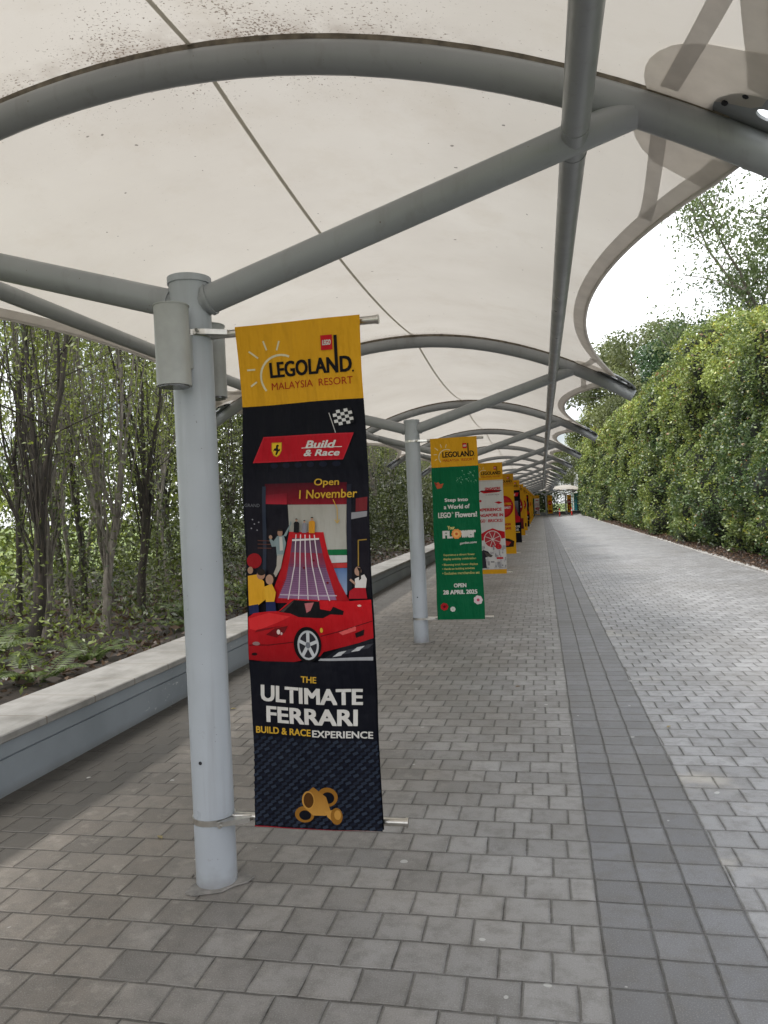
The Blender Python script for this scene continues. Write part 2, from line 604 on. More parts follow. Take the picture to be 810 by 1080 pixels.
def tag(o, label=None, cat=None, group=None, kind=None):
    if label: o['label'] = label
    if cat: o['category'] = cat
    if group: o['group'] = group
    if kind: o['kind'] = kind
    return o


def empty(name, loc, rz=0.0):
    o = bpy.data.objects.new(name, None)
    o.empty_display_size = 0.2
    o.location = loc
    o.rotation_euler = (0, 0, rz)
    col.objects.link(o)
    return o


def kids(o):
    return [c for c in bpy.data.objects if c.parent == o]


def copy_tree(o, parent=None):
    c = o.copy()
    col.objects.link(c)
    c.parent = parent
    for ch in kids(o): copy_tree(ch, c)
    return c


def np_mesh(name, V, quads, colors=None, mat=None, smooth=False):
    """V (n,3); quads (m,4)"""
    me = bpy.data.meshes.new(name)
    me.vertices.add(len(V))
    me.vertices.foreach_set('co', np.asarray(V, np.float32).ravel())
    m = len(quads)
    me.loops.add(m * 4)
    me.loops.foreach_set('vertex_index', np.asarray(quads, np.int32).ravel())
    me.polygons.add(m)
    me.polygons.foreach_set('loop_start', np.arange(0, m * 4, 4, dtype=np.int32))
    if smooth: me.polygons.foreach_set('use_smooth', np.ones(m, bool))
    if colors is not None:
        a = me.color_attributes.new('Col', 'FLOAT_COLOR', 'POINT')
        cc = np.ones((len(V), 4), np.float32)
        cc[:, :3] = colors
        a.data.foreach_set('color', cc.ravel())
    if mat: me.materials.append(MAT[mat])
    me.update(calc_edges=True)
    return me


def leaf_arrays(C, D, L, W, colors, r, fold=0.25):
    """rhombic folded leaves: centre C, long axis D (unit), length L, width W"""
    n = len(C)
    rnd = r.normal(size=(n, 3))
    S = np.cross(D, rnd)
    S /= np.linalg.norm(S, axis=1, keepdims=True) + 1e-9
    N = np.cross(D, S)
    L = np.broadcast_to(L, (n,))[:, None]
    W = np.broadcast_to(W, (n,))[:, None]
    a = C - D * L * 0.5
    b = C + S * W * 0.5 + N * W * fold - D * L * 0.06
    c = C + D * L * 0.5
    d = C - S * W * 0.5 + N * W * fold - D * L * 0.06
    V = np.stack([a, b, c, d], 1).reshape(-1, 3)
    Q = np.arange(n * 4).reshape(-1, 4)
    return V, Q, np.repeat(colors, 4, axis=0)


def unit(a):
    return a / (np.linalg.norm(a, axis=-1, keepdims=True) + 1e-9)


def vnoise(x, y, seed=0):
    xi, yi = np.floor(x).astype(np.int64), np.floor(y).astype(np.int64)
    xf, yf = x - xi, y - yi
    xf, yf = xf * xf * (3 - 2 * xf), yf * yf * (3 - 2 * yf)

    def h(a, b):
        n = (a * 374761393 + b * 668265263 + seed * 974634777) & 0x7fffffff
        n = ((n ^ (n >> 13)) * 1274126177) & 0x7fffffff
        return ((n ^ (n >> 16)) & 0xffff) / 65535.0
    return (h(xi, yi) * (1 - xf) + h(xi + 1, yi) * xf) * (1 - yf) + (h(xi, yi + 1) * (1 - xf) + h(xi + 1, yi + 1) * xf) * yf


# the covered walk runs straight along +Y, then bends to the right
S_BEND, R_BEND = 88.0, 40.0


def pos(s, lat, z=0.0):
    if s <= S_BEND: return Vector((lat, s, z))
    t = (s - S_BEND) / R_BEND
    return Vector((R_BEND * (1 - math.cos(t)) + lat * math.cos(t), S_BEND + R_BEND * math.sin(t) - lat * math.sin(t), z))


def head(s):
    return 0.0 if s <= S_BEND else -(s - S_BEND) / R_BEND


def kerb(y):
    return 4.80 + (0 if y < 102 else (y - 102) ** 2 / 70.0)


S1, DS, NF = 3.463, 6.52, 19
PX = -1.652
SS = [S1 + DS * k for k in range(-1, NF)]

# ------------------------------------------------------------------ ground, path, kerb, soil
mb = MB()
mb.add([(-600, -600, -0.03), (600, -600, -0.03), (600, 900, -0.03), (-600, 900, -0.03)], [(0, 1, 2, 3)])
tag(mb.build('ground', 'ground'), kind='structure')

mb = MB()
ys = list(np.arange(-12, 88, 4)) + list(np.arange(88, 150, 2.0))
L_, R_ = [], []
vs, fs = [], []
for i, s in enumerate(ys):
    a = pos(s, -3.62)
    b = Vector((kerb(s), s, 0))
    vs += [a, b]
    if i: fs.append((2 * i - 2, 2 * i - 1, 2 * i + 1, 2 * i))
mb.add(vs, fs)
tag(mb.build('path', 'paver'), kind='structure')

mb = MB()
prof = [(0.0, -0.02), (0.0, 0.035), (0.02, 0.055), (0.13, 0.055), (0.15, 0.03), (0.15, -0.02)]
fr = []
for y in np.arange(-12, 141, 1.0):
    fr.append(lambda a, b, y=float(y): Vector((kerb(y) + a, y, b + 0.006 * math.sin(y * 1.7))))
mb.sweep(prof, fr)
tag(mb.build('kerb', 'concrete'), kind='structure')


def sheet(name, xs, yvals, zf, mat, xmap=None):
    V, Q = [], []
    for y in yvals:
        for x in xs:
            X = x if xmap is None else xmap(x, y)
            V.append((X, y, zf(X, y, x)))
    nx = len(xs)
    for j in range(len(yvals) - 1):
        for i in range(nx - 1):
            Q.append((j * nx + i, j * nx + i + 1, (j + 1) * nx + i + 1, (j + 1) * nx + i))
    me = np_mesh(name, np.array(V), np.array(Q), mat=mat, smooth=True)
    return link(name, me)


yv = np.arange(-12, 140, 0.5)
o = sheet('planting_soil', [0.15, 0.3, 0.5, 0.8, 1.2, 2.0, 4.0], yv,
          lambda X, y, x: 0.01 + 0.10 * min(1, (x - 0.15) / 0.5) + 0.05 * (float(vnoise(np.array(X * 3), np.array(y * 3), 3)) - 0.5) * (x > 0.2),
          'soil', lambda x, y: kerb(y) + x)
tag(o, kind='structure')
o = sheet('woodland_soil', list(np.arange(-16, -4.0, 0.5)) + [-4.1], yv,
          lambda X, y, x: 0.26 + 0.16 * (float(vnoise(np.array(X * 1.3), np.array(y * 1.3), 5)) - 0.5) + 0.10 * (float(vnoise(np.array(X * 4.3), np.array(y * 4.3), 6)) - 0.5) - (0.35 if x <= -15.9 else 0),
          'soil', lambda x, y: pos(y, x)[0] if y < 88 else x + pos(y, 0)[0] * 0.0)
tag(o, kind='structure')

# ------------------------------------------------------------------ low wall
wall = empty('low_wall', (-3.85, 0, 0))
tag(wall, 'low pale blue-grey wall with stone capping along the woodland', 'wall')
srange = [-12, 0, 20, 40, 60, 80, 88] + list(np.arange(90, 128, 2.0))
fr = [(lambda a, b, s=float(s): pos(s, a, b) - Vector((-3.85, 0, 0))) for s in srange]
mb = MB()
mb.sweep([(-3.60, -0.02), (-3.60, 0.245), (-3.612, 0.25), (-3.612, 0.262), (-3.582, 0.267), (-3.582, 0.368), (-4.12, 0.368), (-4.12, -0.02)], fr)
mb.build('wall_body', 'wall', wall)
mb = MB()
mb.sweep([(-3.557, 0.371), (-3.550, 0.378), (-3.550, 0.422), (-3.558, 0.430), (-4.16, 0.430), (-4.16, 0.371)], fr)
mb.build('capping', 'cap', wall)

# ------------------------------------------------------------------ canopy frame
CX = -1.68
KA = 0.112
HT = 2.78          # half width at the arch tips
SC = 0.62          # depth of the scallop


def ztop(lat): return 4.10 - KA * (lat - CX) ** 2


def build_frame():
    root = empty('canopy_support', (PX, 0, 0))
    q = lambda lat, z, y=0.0: (lat - PX, y, z)
    mb = MB()
    mb.tube([q(PX, 0.0), q(PX, 2.955)], 0.1, 28)
    mb.tube([q(PX, 2.953), q(PX, 2.985)], 0.107, 28)
    mb.tube([(-0.012, -0.0985, 0.62), (-0.012, -0.1005, 0.62)], 0.009, 10, 1)
    post = mb.build('post', ['post', 'bolt'], root)
    # mortar ring at the foot
    mb = MB()
    out = []
    for j in range(20):
        a = 2 * math.pi * j / 20
        r = 0.135 + 0.03 * math.sin(3 * a + 1) + 0.02 * math.sin(5 * a)
        out.append((r * math.cos(a), r * math.sin(a)))
    mb.plate(out, [], 0.003, 0.011)
    mb.build('grout_collar', 'grout', post)
    mb = MB()
    pts = [q(lat, ztop(lat) - 0.078) for lat in np.linspace(CX - HT - 0.1, CX + HT + 0.1, 33)]
    mb.tube(pts, 0.075, 16)
    mb.build('arch_beam', 'steel', root)
    mb = MB()
    pr = [(-0.03, -0.012), (0.03, -0.012), (0.03, 0.027), (-0.03, 0.027)]
    fr = []
    for lat in np.linspace(CX - HT + 0.25, CX + HT - 0.25, 25):
        fr.append(lambda a, b, lat=lat: Vector(q(lat, ztop(lat) - 0.008 + b, a)))
    mb.sweep(pr, fr)
    mb.build('clamp_rail', 'rail', root)
    for sgn in (1, -1):
        mb = MB()
        x1 = 2.13 * sgn
        mb.tube([(0.06 * sgn, 0, 2.86), (x1, 0, 2.86 + 0.3 * 2.07 + 0.005)], 0.07, 16)
        # weld collar where the strut leaves the post
        mb.tube([(0.094 * sgn, 0, 2.870), (0.112 * sgn, 0, 2.8755)], 0.078, 18)
        # rounded butt where the strut meets the arch
        mb.tube([(x1, 0, 3.486), (x1 + 0.035 * sgn, 0, 3.496), (x1 + 0.055 * sgn, 0, 3.502)], [0.07, 0.058, 0.03], 16)
        mb.build('strut', 'steel', root)
    for lat in (0.215, 2 * PX - 0.215):
        z = 2.86 + 0.3 * (abs(lat - PX) - 0.06)
        mb = MB()
        mb.tube([q(lat, z, 0.03), q(lat, z, DS / 2), q(lat, z, DS - 0.03)], 0.06, 16)
        for e in (0.10, DS - 0.14):
            mb.tube([q(lat, z, e), q(lat, z, e + 0.012)], 0.0625, 16)
        mb.build('purlin', 'steel', root)
    for sgn in (1, -1):
        lat = CX + sgn * (HT - 0.06)
        sl_ = -2 * KA * (lat - CX)
        th = math.atan(sl_)
        cz = ztop(lat) + 0.012

        def xf(x, y, z, lat=lat, th=th, cz=cz):
            return q(lat + x * math.cos(th) - z * math.sin(th), cz + x * math.sin(th) + z * math.cos(th), y)
        out, hl, bolts = [], [], []
        for j in range(28):
            a = 2 * math.pi * j / 28
            out.append((-0.05 + 0.27 * math.cos(a), 0.33 * math.sin(a)))
        for sy in (-1, 1):
            for cxh in (-0.085, 0.045):
                hl.append([(cxh + 0.048 * math.cos(t), sy * 0.14 + 0.036 * math.sin(t)) for t in np.linspace(0, 2 * math.pi, 12, endpoint=False)])
        mb = MB()
        mb.plate(out, hl, -0.006, 0.006, xf=xf)
        for sy in (-1, 1):
            for j in range(6):
                a = R(25 + 26 * j)
                cx_, cy_ = -0.05 - sgn * 0.232 * math.cos(a), sy * 0.285 * math.sin(a)
                mb.plate([(cx_ + 0.013 * math.cos(t), cy_ + 0.013 * math.sin(t)) for t in np.linspace(0, 2 * math.pi, 6, endpoint=False)], [], -0.018, 0.016, 1, xf)
        mb.build('tip_plate', ['steel', 'bolt'], root)
    return root


def bay_point(u, t, fixed_lat=None):
    """u -1..1 across, t 0..1 along a bay -> (lat, distance along, z)"""
    d_ = min(t, 1 - t) * DS
    half = HT - SC * 4 * t * (1 - t) - 0.03 - 0.24 * math.exp(-(d_ / 0.17) ** 2)
    lat = CX + u * half if fixed_lat is None else fixed_lat
    sag = 0.17 * (1 - (2 * t - 1) ** 2)
    return lat, t * DS, ztop(lat) + 0.022 - sag


def grid_to(mb, P, mapf, mat, uvs=None):
    n, m = len(P), len(P[0])
    vs = [mapf(*p) for row in P for p in row]
    fs = [(i * m + j, i * m + j + 1, (i + 1) * m + j + 1, (i + 1) * m + j) for i in range(n - 1) for j in range(m - 1)]
    mb.add(vs, fs, mat, True)


def build_bay(mapf, origin, rz=0.0):
    """mapf(lat, d, z) -> local coordinates of the bay object"""
    root = empty('canopy_membrane', origin, rz)
    us = np.linspace(-1, 1, 41)
    ts = np.linspace(0.0018, 0.9982, 37)
    mb = MB()
    P = [[bay_point(u, t) for u in us] for t in ts]
    grid_to(mb, P, mapf, 0)
    o = mb.build('membrane', 'membrane', root, fix=False)
    uvl = o.data.uv_layers.new(name='UVMap')
    flat = [(p[0], min(p[1], DS - p[1])) for r_ in P for p in r_]
    arr = np.zeros(len(o.data.loops), np.int32)
    o.data.loops.foreach_get('vertex_index', arr)
    uvl.data.foreach_set('uv', np.array(flat, np.float32)[arr].ravel())
    # edge webbing with a cable inside, both sides
    for sg in (-1, 1):
        mb = MB()
        P = []
        for t in np.linspace(0.046, 0.954, 41):
            row = []
            for k in (0.0, 0.048, 0.096):
                lat, d, z = bay_point(sg, t)
                lat -= sg * k
                row.append((lat, d, ztop(lat) + 0.022 - 0.17 * (1 - (2 * t - 1) ** 2) - 0.007))
            P.append(row)
        grid_to(mb, P, mapf, 0)
        e = mb.build('edge_belt', 'belt', root, fix=False)
        mb = MB()
        mb.tube([mapf(bay_point(sg, t)[0] + sg * 0.004, bay_point(sg, t)[1], bay_point(sg, t)[2] - 0.004) for t in np.linspace(0.044, 0.956, 33)], 0.015, 8)
        mb.build('edge_cable', 'belt', e)
        # corner reinforcing and strap at each end
        for tb in (0, 1):
            mb = MB()
            P = []
            for a in np.linspace(0, 1, 9):
                row = []
                for rr in np.linspace(0.27, 0.53, 6):
                    d = rr * a * 1.08
                    t = d / DS
                    lat0 = HT - SC * 4 * t * (1 - t) - 0.035
                    lat = CX + sg * (lat0 - math.sqrt(max(0, rr * rr - (rr * a) ** 2)))
                    tt = t if tb == 0 else 1 - t
                    row.append((lat, tt * DS, ztop(lat) + 0.022 - 0.17 * (1 - (2 * tt - 1) ** 2) - 0.012))
                P.append(row)
            grid_to(mb, P, mapf, 0)
            mb.build('corner_patch', 'patch', root, fix=False)
            mb = MB()
            P = []
            for a in np.linspace(0, 1, 12):
                row = []
                for kx in (-0.035, 0.035):
                    d = 0.10 + a * 1.0
                    t = d / DS
                    edge = HT - SC * 4 * t * (1 - t)
                    lat = CX + sg * (edge - 0.36 * (1 - a) ** 1.2 * (1 if a < 1 else 0) - 0.10 + kx)
                    tt = t if tb == 0 else 1 - t
                    row.append((lat, tt * DS, ztop(lat) + 0.022 - 0.17 * (1 - (2 * tt - 1) ** 2) - 0.017))
                P.append(row)
            grid_to(mb, P, mapf, 0)
            mb.build('corner_strap', 'belt', root, fix=False)
    mb = MB()
    P = []
    for t in np.linspace(0.004, 0.996, 31):
        P.append([(lat, t * DS, bay_point(0, t, lat)[2] - 0.006) for lat in (CX + 0.10 - 0.013, CX + 0.10 + 0.013)])
    grid_to(mb, P, mapf, 0)
    mb.build('seam', 'seam', root, fix=False)
    return root


ordinal = ['', 'first', 'second', 'third', 'fourth', 'fifth', 'sixth', 'seventh', 'eighth', 'ninth', 'tenth', 'eleventh', 'twelfth', 'thirteenth',
           'fourteenth', 'fifteenth', 'sixteenth', 'seventeenth', 'eighteenth', 'nineteenth', 'twentieth']
frame0 = build_frame()
for i, s in enumerate(SS):
    o = frame0 if i == 0 else copy_tree(frame0)
    p = pos(s, PX)
    o.location = (p.x, p.y, 0)
    o.rotation_euler = (0, 0, head(s))
    if i == 0: lab = 'grey steel canopy arch overhead behind the near sports car banner, no lamps'
    elif i == 1: lab = 'near grey canopy post and arch with two lamps, beside the black sports car banner'
    elif i == 2: lab = 'grey canopy post and arch beside the green flower banner'
    elif i == 3: lab = 'grey canopy post and arch beside the white banner with red dome'
    else: lab = f'{ordinal[i]} grey canopy post and arch counting away from the sports car banner'
    tag(o, lab, 'canopy support', 'steel frames carrying the canopy')

bay0 = None
for i, s in enumerate(SS[:-1]):
    if s + DS <= S_BEND + 0.5:
        if bay0 is None:
            bay0 = build_bay(lambda lat, d, z: (lat, d, z), (0, s, 0))
            o = bay0
        else:
            o = copy_tree(bay0)
        o.location = (0, s, 0)
    else:
        org = pos(s, 0)
        o = build_bay(lambda lat, d, z, s=s, org=org: pos(s + d, lat, z) - org, org)
    if i == 0: lab = 'off-white canopy sheet overhead with black dirt specks, this side of the near arch'
    elif i == 1: lab = 'off-white canopy sheet between the near arch and the green banner post'
    else: lab = f'{ordinal[i]} off-white canopy sheet counting away from the near arch'
    tag(o, lab, 'canopy sheet', 'fabric sheets of the canopy')

# lamps on the near post
for sy, lab in ((-1, 'grey cylinder lamp on the near side of the near post'), (1, 'grey cylinder lamp on the far side of the near post, half hidden')):
    y = S1 + sy * 0.205
    root = empty('wall_lamp', (PX, y, 2.42))
    tag(root, lab, 'lamp', 'cylinder lamps on the near post')
    mb = MB()
    mb.tube([(0, 0, 0.004), (0, 0, 0.375)], 0.08, 24)
    mb.tube([(0, 0, 0.374), (0, 0, 0.380)], 0.083, 24)
    mb.build('housing', 'lamp', root)
    mb = MB()
    mb.tube([(0, 0, -0.003), (0, 0, 0.003)], 0.07, 20)
    mb.build('lens', 'lens', root)
    mb = MB()
    a, b = sorted((-sy * 0.115, -sy * 0.075))
    mb.box(-0.045, 0.045, a, b, 0.10, 0.26)
    mb.build('bracket', 'lamp', root)

# ------------------------------------------------------------------ banners
BL, BR, BT, BB = -1.415, -0.789, 2.716, 0.307
BW, BH = BR - BL, BT - BB


def text_polys(txt, bold=0.0, shear=0.0):
    cu = bpy.data.curves.new('lettering', 'FONT')
    cu.body = txt
    cu.offset = bold
    cu.shear = shear
    cu.resolution_u = 3
    cu.fill_mode = 'FRONT'
    ob = bpy.data.objects.new('lettering', cu)
    col.objects.link(ob)
    dg = bpy.context.evaluated_depsgraph_get()
    me = bpy.data.meshes.new_from_object(ob.evaluated_get(dg))
    V = np.zeros(len(me.vertices) * 3)
    me.vertices.foreach_get('co', V)
    V = V.reshape(-1, 3)[:, :2]
    Fs = [list(p.vertices) for p in me.polygons]
    bpy.data.objects.remove(ob)
    bpy.data.meshes.remove(me)
    bpy.data.curves.remove(cu)
    return V, Fs


TXT = {}


class Art:
    """A banner's printed face: pieces in metres, x from the left edge, y down from the top."""

    def __init__(s, seed):
        s.P = []          # (verts2d, faces, colours, layer)
        s.n = 0
        s.seed = seed

    def conv(s, p): return p

    def poly(s, pts, c, layer=None, c2=None):
        pts = [s.conv(p) for p in pts]
        tr = geometry.tessellate_polygon([[Vector((a, b, 0)) for a, b in pts]])
        cs = [c] * len(pts)
        if c2 is not None:
            ys_ = [p[1] for p in pts]
            lo, hi = min(ys_), max(ys_)
            cs = [tuple(c[k] + (c2[k] - c[k]) * (p[1] - lo) / (hi - lo + 1e-9) for k in range(3)) for p in pts]
        s.P.append((pts, [tuple(t) for t in tr], cs, layer))

    def rect(s, x0, y0, x1, y1, c, layer=None, c2=None):
        s.poly([(x0, y0), (x1, y0), (x1, y1), (x0, y1)], c, layer, c2)

    def ell(s, cx, cy, rx, ry, c, layer=None, n=18, a0=0, a1=360):
        s.poly([(cx + rx * math.cos(R(a0 + (a1 - a0) * i / n)), cy + ry * math.sin(R(a0 + (a1 - a0) * i / n))) for i in range(n + (a1 - a0 < 360))], c, layer)

    def line(s, pts, wdt, c, layer=None):
        for (a, b) in zip(pts[:-1], pts[1:]):
            dx, dy = b[0] - a[0], b[1] - a[1]
            l = math.hypot(dx, dy) + 1e-9
            nx, ny = -dy / l * wdt / 2, dx / l * wdt / 2
            s.poly([(a[0] + nx, a[1] + ny), (b[0] + nx, b[1] + ny), (b[0] - nx, b[1] - ny), (a[0] - nx, a[1] - ny)], c, layer)

    def text(s, t, x0, y0, x1, y1, c, bold=0.02, shear=0.0, tilt=0.0, layer=None):
        """fills the box x0..x1, y0 (top) .. y1 (bottom); tilt raises the right end"""
        key = (t, shear)
        if key not in TXT: TXT[key] = text_polys(t, 0.0, shear)
        V, Fs = TXT[key]
        lo, hi = V.min(0), V.max(0)
        q = (V - lo) / (hi - lo)
        w_ = bold * (y1 - y0) * 1.6
        base = layer if layer is not None else 900
        sh = [(0, 0)] if bold < 0.006 else [(0, 0), (-w_, -w_ * .6), (w_, -w_ * .6), (-w_, w_ * .6), (w_, w_ * .6)]
        for k, (ox, oy) in enumerate(sh):
            pts = [s.conv((x0 + w_ + a * (x1 - x0 - 2 * w_) + ox, y1 - w_ - b * (y1 - y0 - 2 * w_) - tilt * a + oy)) for a, b in q]
            s.P.append((pts, Fs, [c] * len(pts), base + 0.01 * k))


def build_banner(art, bands, cols_=(24, 80), seed=0, tilt=0.0):
    """bands: list of (y0, y1, colour) covering 0..BH; returns the root Empty (origin at the post foot)"""
    ph = seed * 1.7

    def warp(x, y):
        v = y / BH
        mid = math.sin(math.pi * min(1, max(0, v)))
        return (0.015 * math.sin(2.1 * x / BW * math.pi + ph + 1.5 * v) * (0.25 + mid) + 0.003 * math.sin(19 * y + 9 * x + ph) * mid ** 0.5
                + 0.0016 * math.sin(27 * x + ph * 2) * (0.4 + 0.6 * v) + 0.012 * math.sin(3 * y + ph) * mid)

    def tox(x, y):
        v = y / BH
        pin = 0.020 * math.exp(-((v - 0.16) / 0.13) ** 2) * (1 if seed % 2 == 0 else 0.4)
        edge = (0.004 * math.sin(7 * y + ph))
        return BL - PX + x * (1 - pin / BW) + pin + edge * (1 - 2 * x / BW) * 0.8

    root = empty('hanging_banner', (PX, 0, 0))
    mb = MB()
    nx, ny = cols_
    ysb = set()
    for (a, b, c) in bands:
        k = max(2, int(round((b - a) / BH * ny)))
        ysb.update((round(a + (b - a) * i / k, 5)) for i in range(k + 1))
    for (a, b, c) in bands:
        rows = [y for y in sorted(ysb) if a - 1e-4 <= y <= b + 1e-4]
        vs, fs = [], []
        for y in rows:
            for i in range(nx + 1):
                x = BW * i / nx
                vs.append((tox(x, y), -0.035 + warp(x, y), BT - y))
        for r_ in range(len(rows) - 1):
            for i in range(nx):
                fs.append((r_ * (nx + 1) + i, r_ * (nx + 1) + i + 1, (r_ + 1) * (nx + 1) + i + 1, (r_ + 1) * (nx + 1) + i))
        mb.add(vs, fs, 0, True, c)
    if art:
        ranks = {l: k for k, l in enumerate(sorted({(i if p[3] is None else p[3]) for i, p in enumerate(art.P)}))}
        for li, (pts, fcs, cs, layer) in enumerate(art.P):
            bm = bmesh.new()
            lay = bm.verts.layers.float_color.new('c')
            vv = [bm.verts.new((p[0], p[1], 0)) for p in pts]
            for v_, c in zip(vv, cs): v_[lay] = (*c, 1)
            for f in fcs:
                try: bm.faces.new([vv[i] for i in f])
                except ValueError: pass
            for _ in range(6):
                le = [e for e in bm.edges if e.calc_length() > 0.03]
                if not le: break
                bmesh.ops.subdivide_edges(bm, edges=le, cuts=1)
                bmesh.ops.triangulate(bm, faces=[f for f in bm.faces if len(f.verts) > 3])
            bm.verts.index_update()
            d = 0.0012 + 0.00033 * ranks[li if layer is None else layer]
            base = len(mb.v)
            for v_ in bm.verts:
                x, y = v_.co.x, v_.co.y
                mb.v.append((tox(x, y), -0.035 + warp(x, y) - d, BT - y))
                mb.c.append(tuple(v_[lay])[:3])
            for f in bm.faces:
                mb.f.append([v_.index + base for v_ in f.verts])
                mb.m.append(0)
                mb.smooth.append(True)
            bm.free()
    mb.build('cloth', 'print', root, fix=False)
    return root


def add_rods(root):
    zt, zb = BT - 0.018, BB + 0.02
    mb = MB()
    mb.tube([(0.09, 0.012, zt), (BR - PX + 0.07, 0.012, zt)], 0.0195, 12)
    mb.tube([(BR - PX + 0.069, 0.012, zt), (BR - PX + 0.08, 0.012, zt)], 0.022, 12)
    mb.build('top_rod', 'stainless', root)
    mb = MB()
    mb.tube([(0.10, 0.012, zb), (BR - PX + 0.10, 0.012, zb)], 0.0195, 12)
    mb.tube([(BR - PX + 0.099, 0.012, zb), (BR - PX + 0.112, 0.012, zb)], 0.022, 12)
    mb.build('bottom_rod', 'stainless', root)
    for z in (zt, zb):
        mb = MB()
        ring = [(0.1025 * math.cos(a), 0.1025 * math.sin(a), z) for a in np.linspace(0, 2 * math.pi, 29)]
        mb.sweep([(0.0, -0.014), (0.003, -0.014), (0.003, 0.014), (0.0, 0.014)],
                 [(lambda a, b, t=t: Vector(((0.101 + a) * math.cos(t), (0.101 + a) * math.sin(t), z + b))) for t in np.linspace(0, 2 * math.pi, 33)], caps=False, smooth=False)
        mb.plate([(0.06, -0.105), (0.11, -0.085), (0.20, -0.032), (0.20, -0.002), (0.11, -0.03), (0.07, -0.09)], [], z - 0.012, z + 0.012)
        for bx in (0.085,):
            mb.tube([(bx, -0.112, z), (bx, -0.128, z)], 0.009, 6)
        mb.build('clamp_strap', 'stainless', root)


YEL = lin((226, 168, 34))
BLK = lin((9, 11, 22))
WHT = (0.74, 0.73, 0.71)
RED = lin((200, 30, 40))
GLD = lin((214, 172, 60))


def logo(a, y0=0.0, sun=True, ink=lin((20, 18, 22))):
    """the yellow header: sunrise, park name and line below, in metres"""
    if sun:
        cx, cy, r = 0.215, 0.255 + y0, 0.107
        a.line([(cx + r * math.cos(R(t)), cy - r * 0.95 * math.sin(R(t))) for t in range(62, 226, 12)], 0.010, (0.80, 0.74, 0.50), 1)
        for p in (((0.052, 0.292), (0.084, 0.272)), ((0.040, 0.213), (0.082, 0.213)), ((0.058, 0.124), (0.103, 0.160)),
                  ((0.137, 0.080), (0.151, 0.125)), ((0.219, 0.087), (0.203, 0.130))):
            a.line([(q_[0], q_[1] + y0) for q_ in p], 0.008, (0.80, 0.74, 0.50), 1)
    a.text('LEGOLAN', 0.157, 0.184 + y0, 0.511, 0.262 + y0, ink, 0.026, layer=2)
    a.text('D', 0.520, 0.184 + y0, 0.580, 0.262 + y0, ink, 0.026, layer=2)
    a.rect(0.4965, 0.085 + y0, 0.5125, 0.262 + y0, ink, 3)
    a.ell(0.584, 0.258 + y0, 0.005, 0.005, ink, 2, 8)
    a.rect(0.432, 0.082 + y0, 0.489, 0.152 + y0, RED, 3)
    a.text('LEGO', 0.439, 0.104 + y0, 0.482, 0.130 + y0, WHT, 0.03, 0.15, layer=4)
    a.text('MALAYSIA  RESORT', 0.160, 0.283 + y0, 0.580, 0.318 + y0, lin((170, 40, 24)), 0.004, layer=2)


def figure(a, x, y, h, top, skin=(0.45, 0.27, 0.19), hair=(0.02, 0.015, 0.012), legs=None, arm=None):
    """small printed person, feet or waist at y, height h"""
    wd = h * 0.2
    if legs:
        a.poly([(x - wd * .7, y - h * .5), (x + wd * .7, y - h * .5), (x + wd * .6, y), (x + wd * .1, y), (x, y - h * .35), (x - wd * .2, y), (x - wd * .7, y)], legs, 40)
    b = y - h * .45 if legs else y
    a.poly([(x - wd, b), (x - wd * 1.05, y - h * .70), (x - wd * .5, y - h * .79), (x + wd * .5, y - h * .79), (x + wd * 1.05, y - h * .70), (x + wd, b)], top, 41)
    a.ell(x, y - h * .89, h * .085, h * .105, skin, 42, 12)
    a.ell(x, y - h * .95, h * .10, h * .075, hair, 43, 12, 180, 360)
    if arm:
        a.line([(x + wd * arm[0], y - h * .72), (x + wd * arm[1], y - h * arm[2])], wd * .5, top, 42)
        a.ell(x + wd * arm[1], y - h * arm[2], wd * .3, wd * .3, skin, 43, 8)


# ---- sports car banner: piece coordinates are pixels of the flat artwork (134 x 530), turned into metres
class CarArt(Art):
    def conv(s, p):
        if getattr(s, 'raw', False): return p
        x, y = p
        v = 0.5
        for _ in range(4):
            u = (x - (250 + 22 * v)) / (134 - 3 * v)
            yt = 345 - 12 * u
            yb = 870 - 2 * u
            v = (y - yt) / (yb - yt)
        return (min(max(u, 0), 1) * BW, min(max(v, 0), 1) * BH)


def A(x, y): return (230 + x / 3.682, 320 + y / 3.682)
def B(x, y): return (230 + x / 3.6, 590 + y / 3.6)
def C(x, y): return (250 + x / 5.4, 520 + y / 5.4)


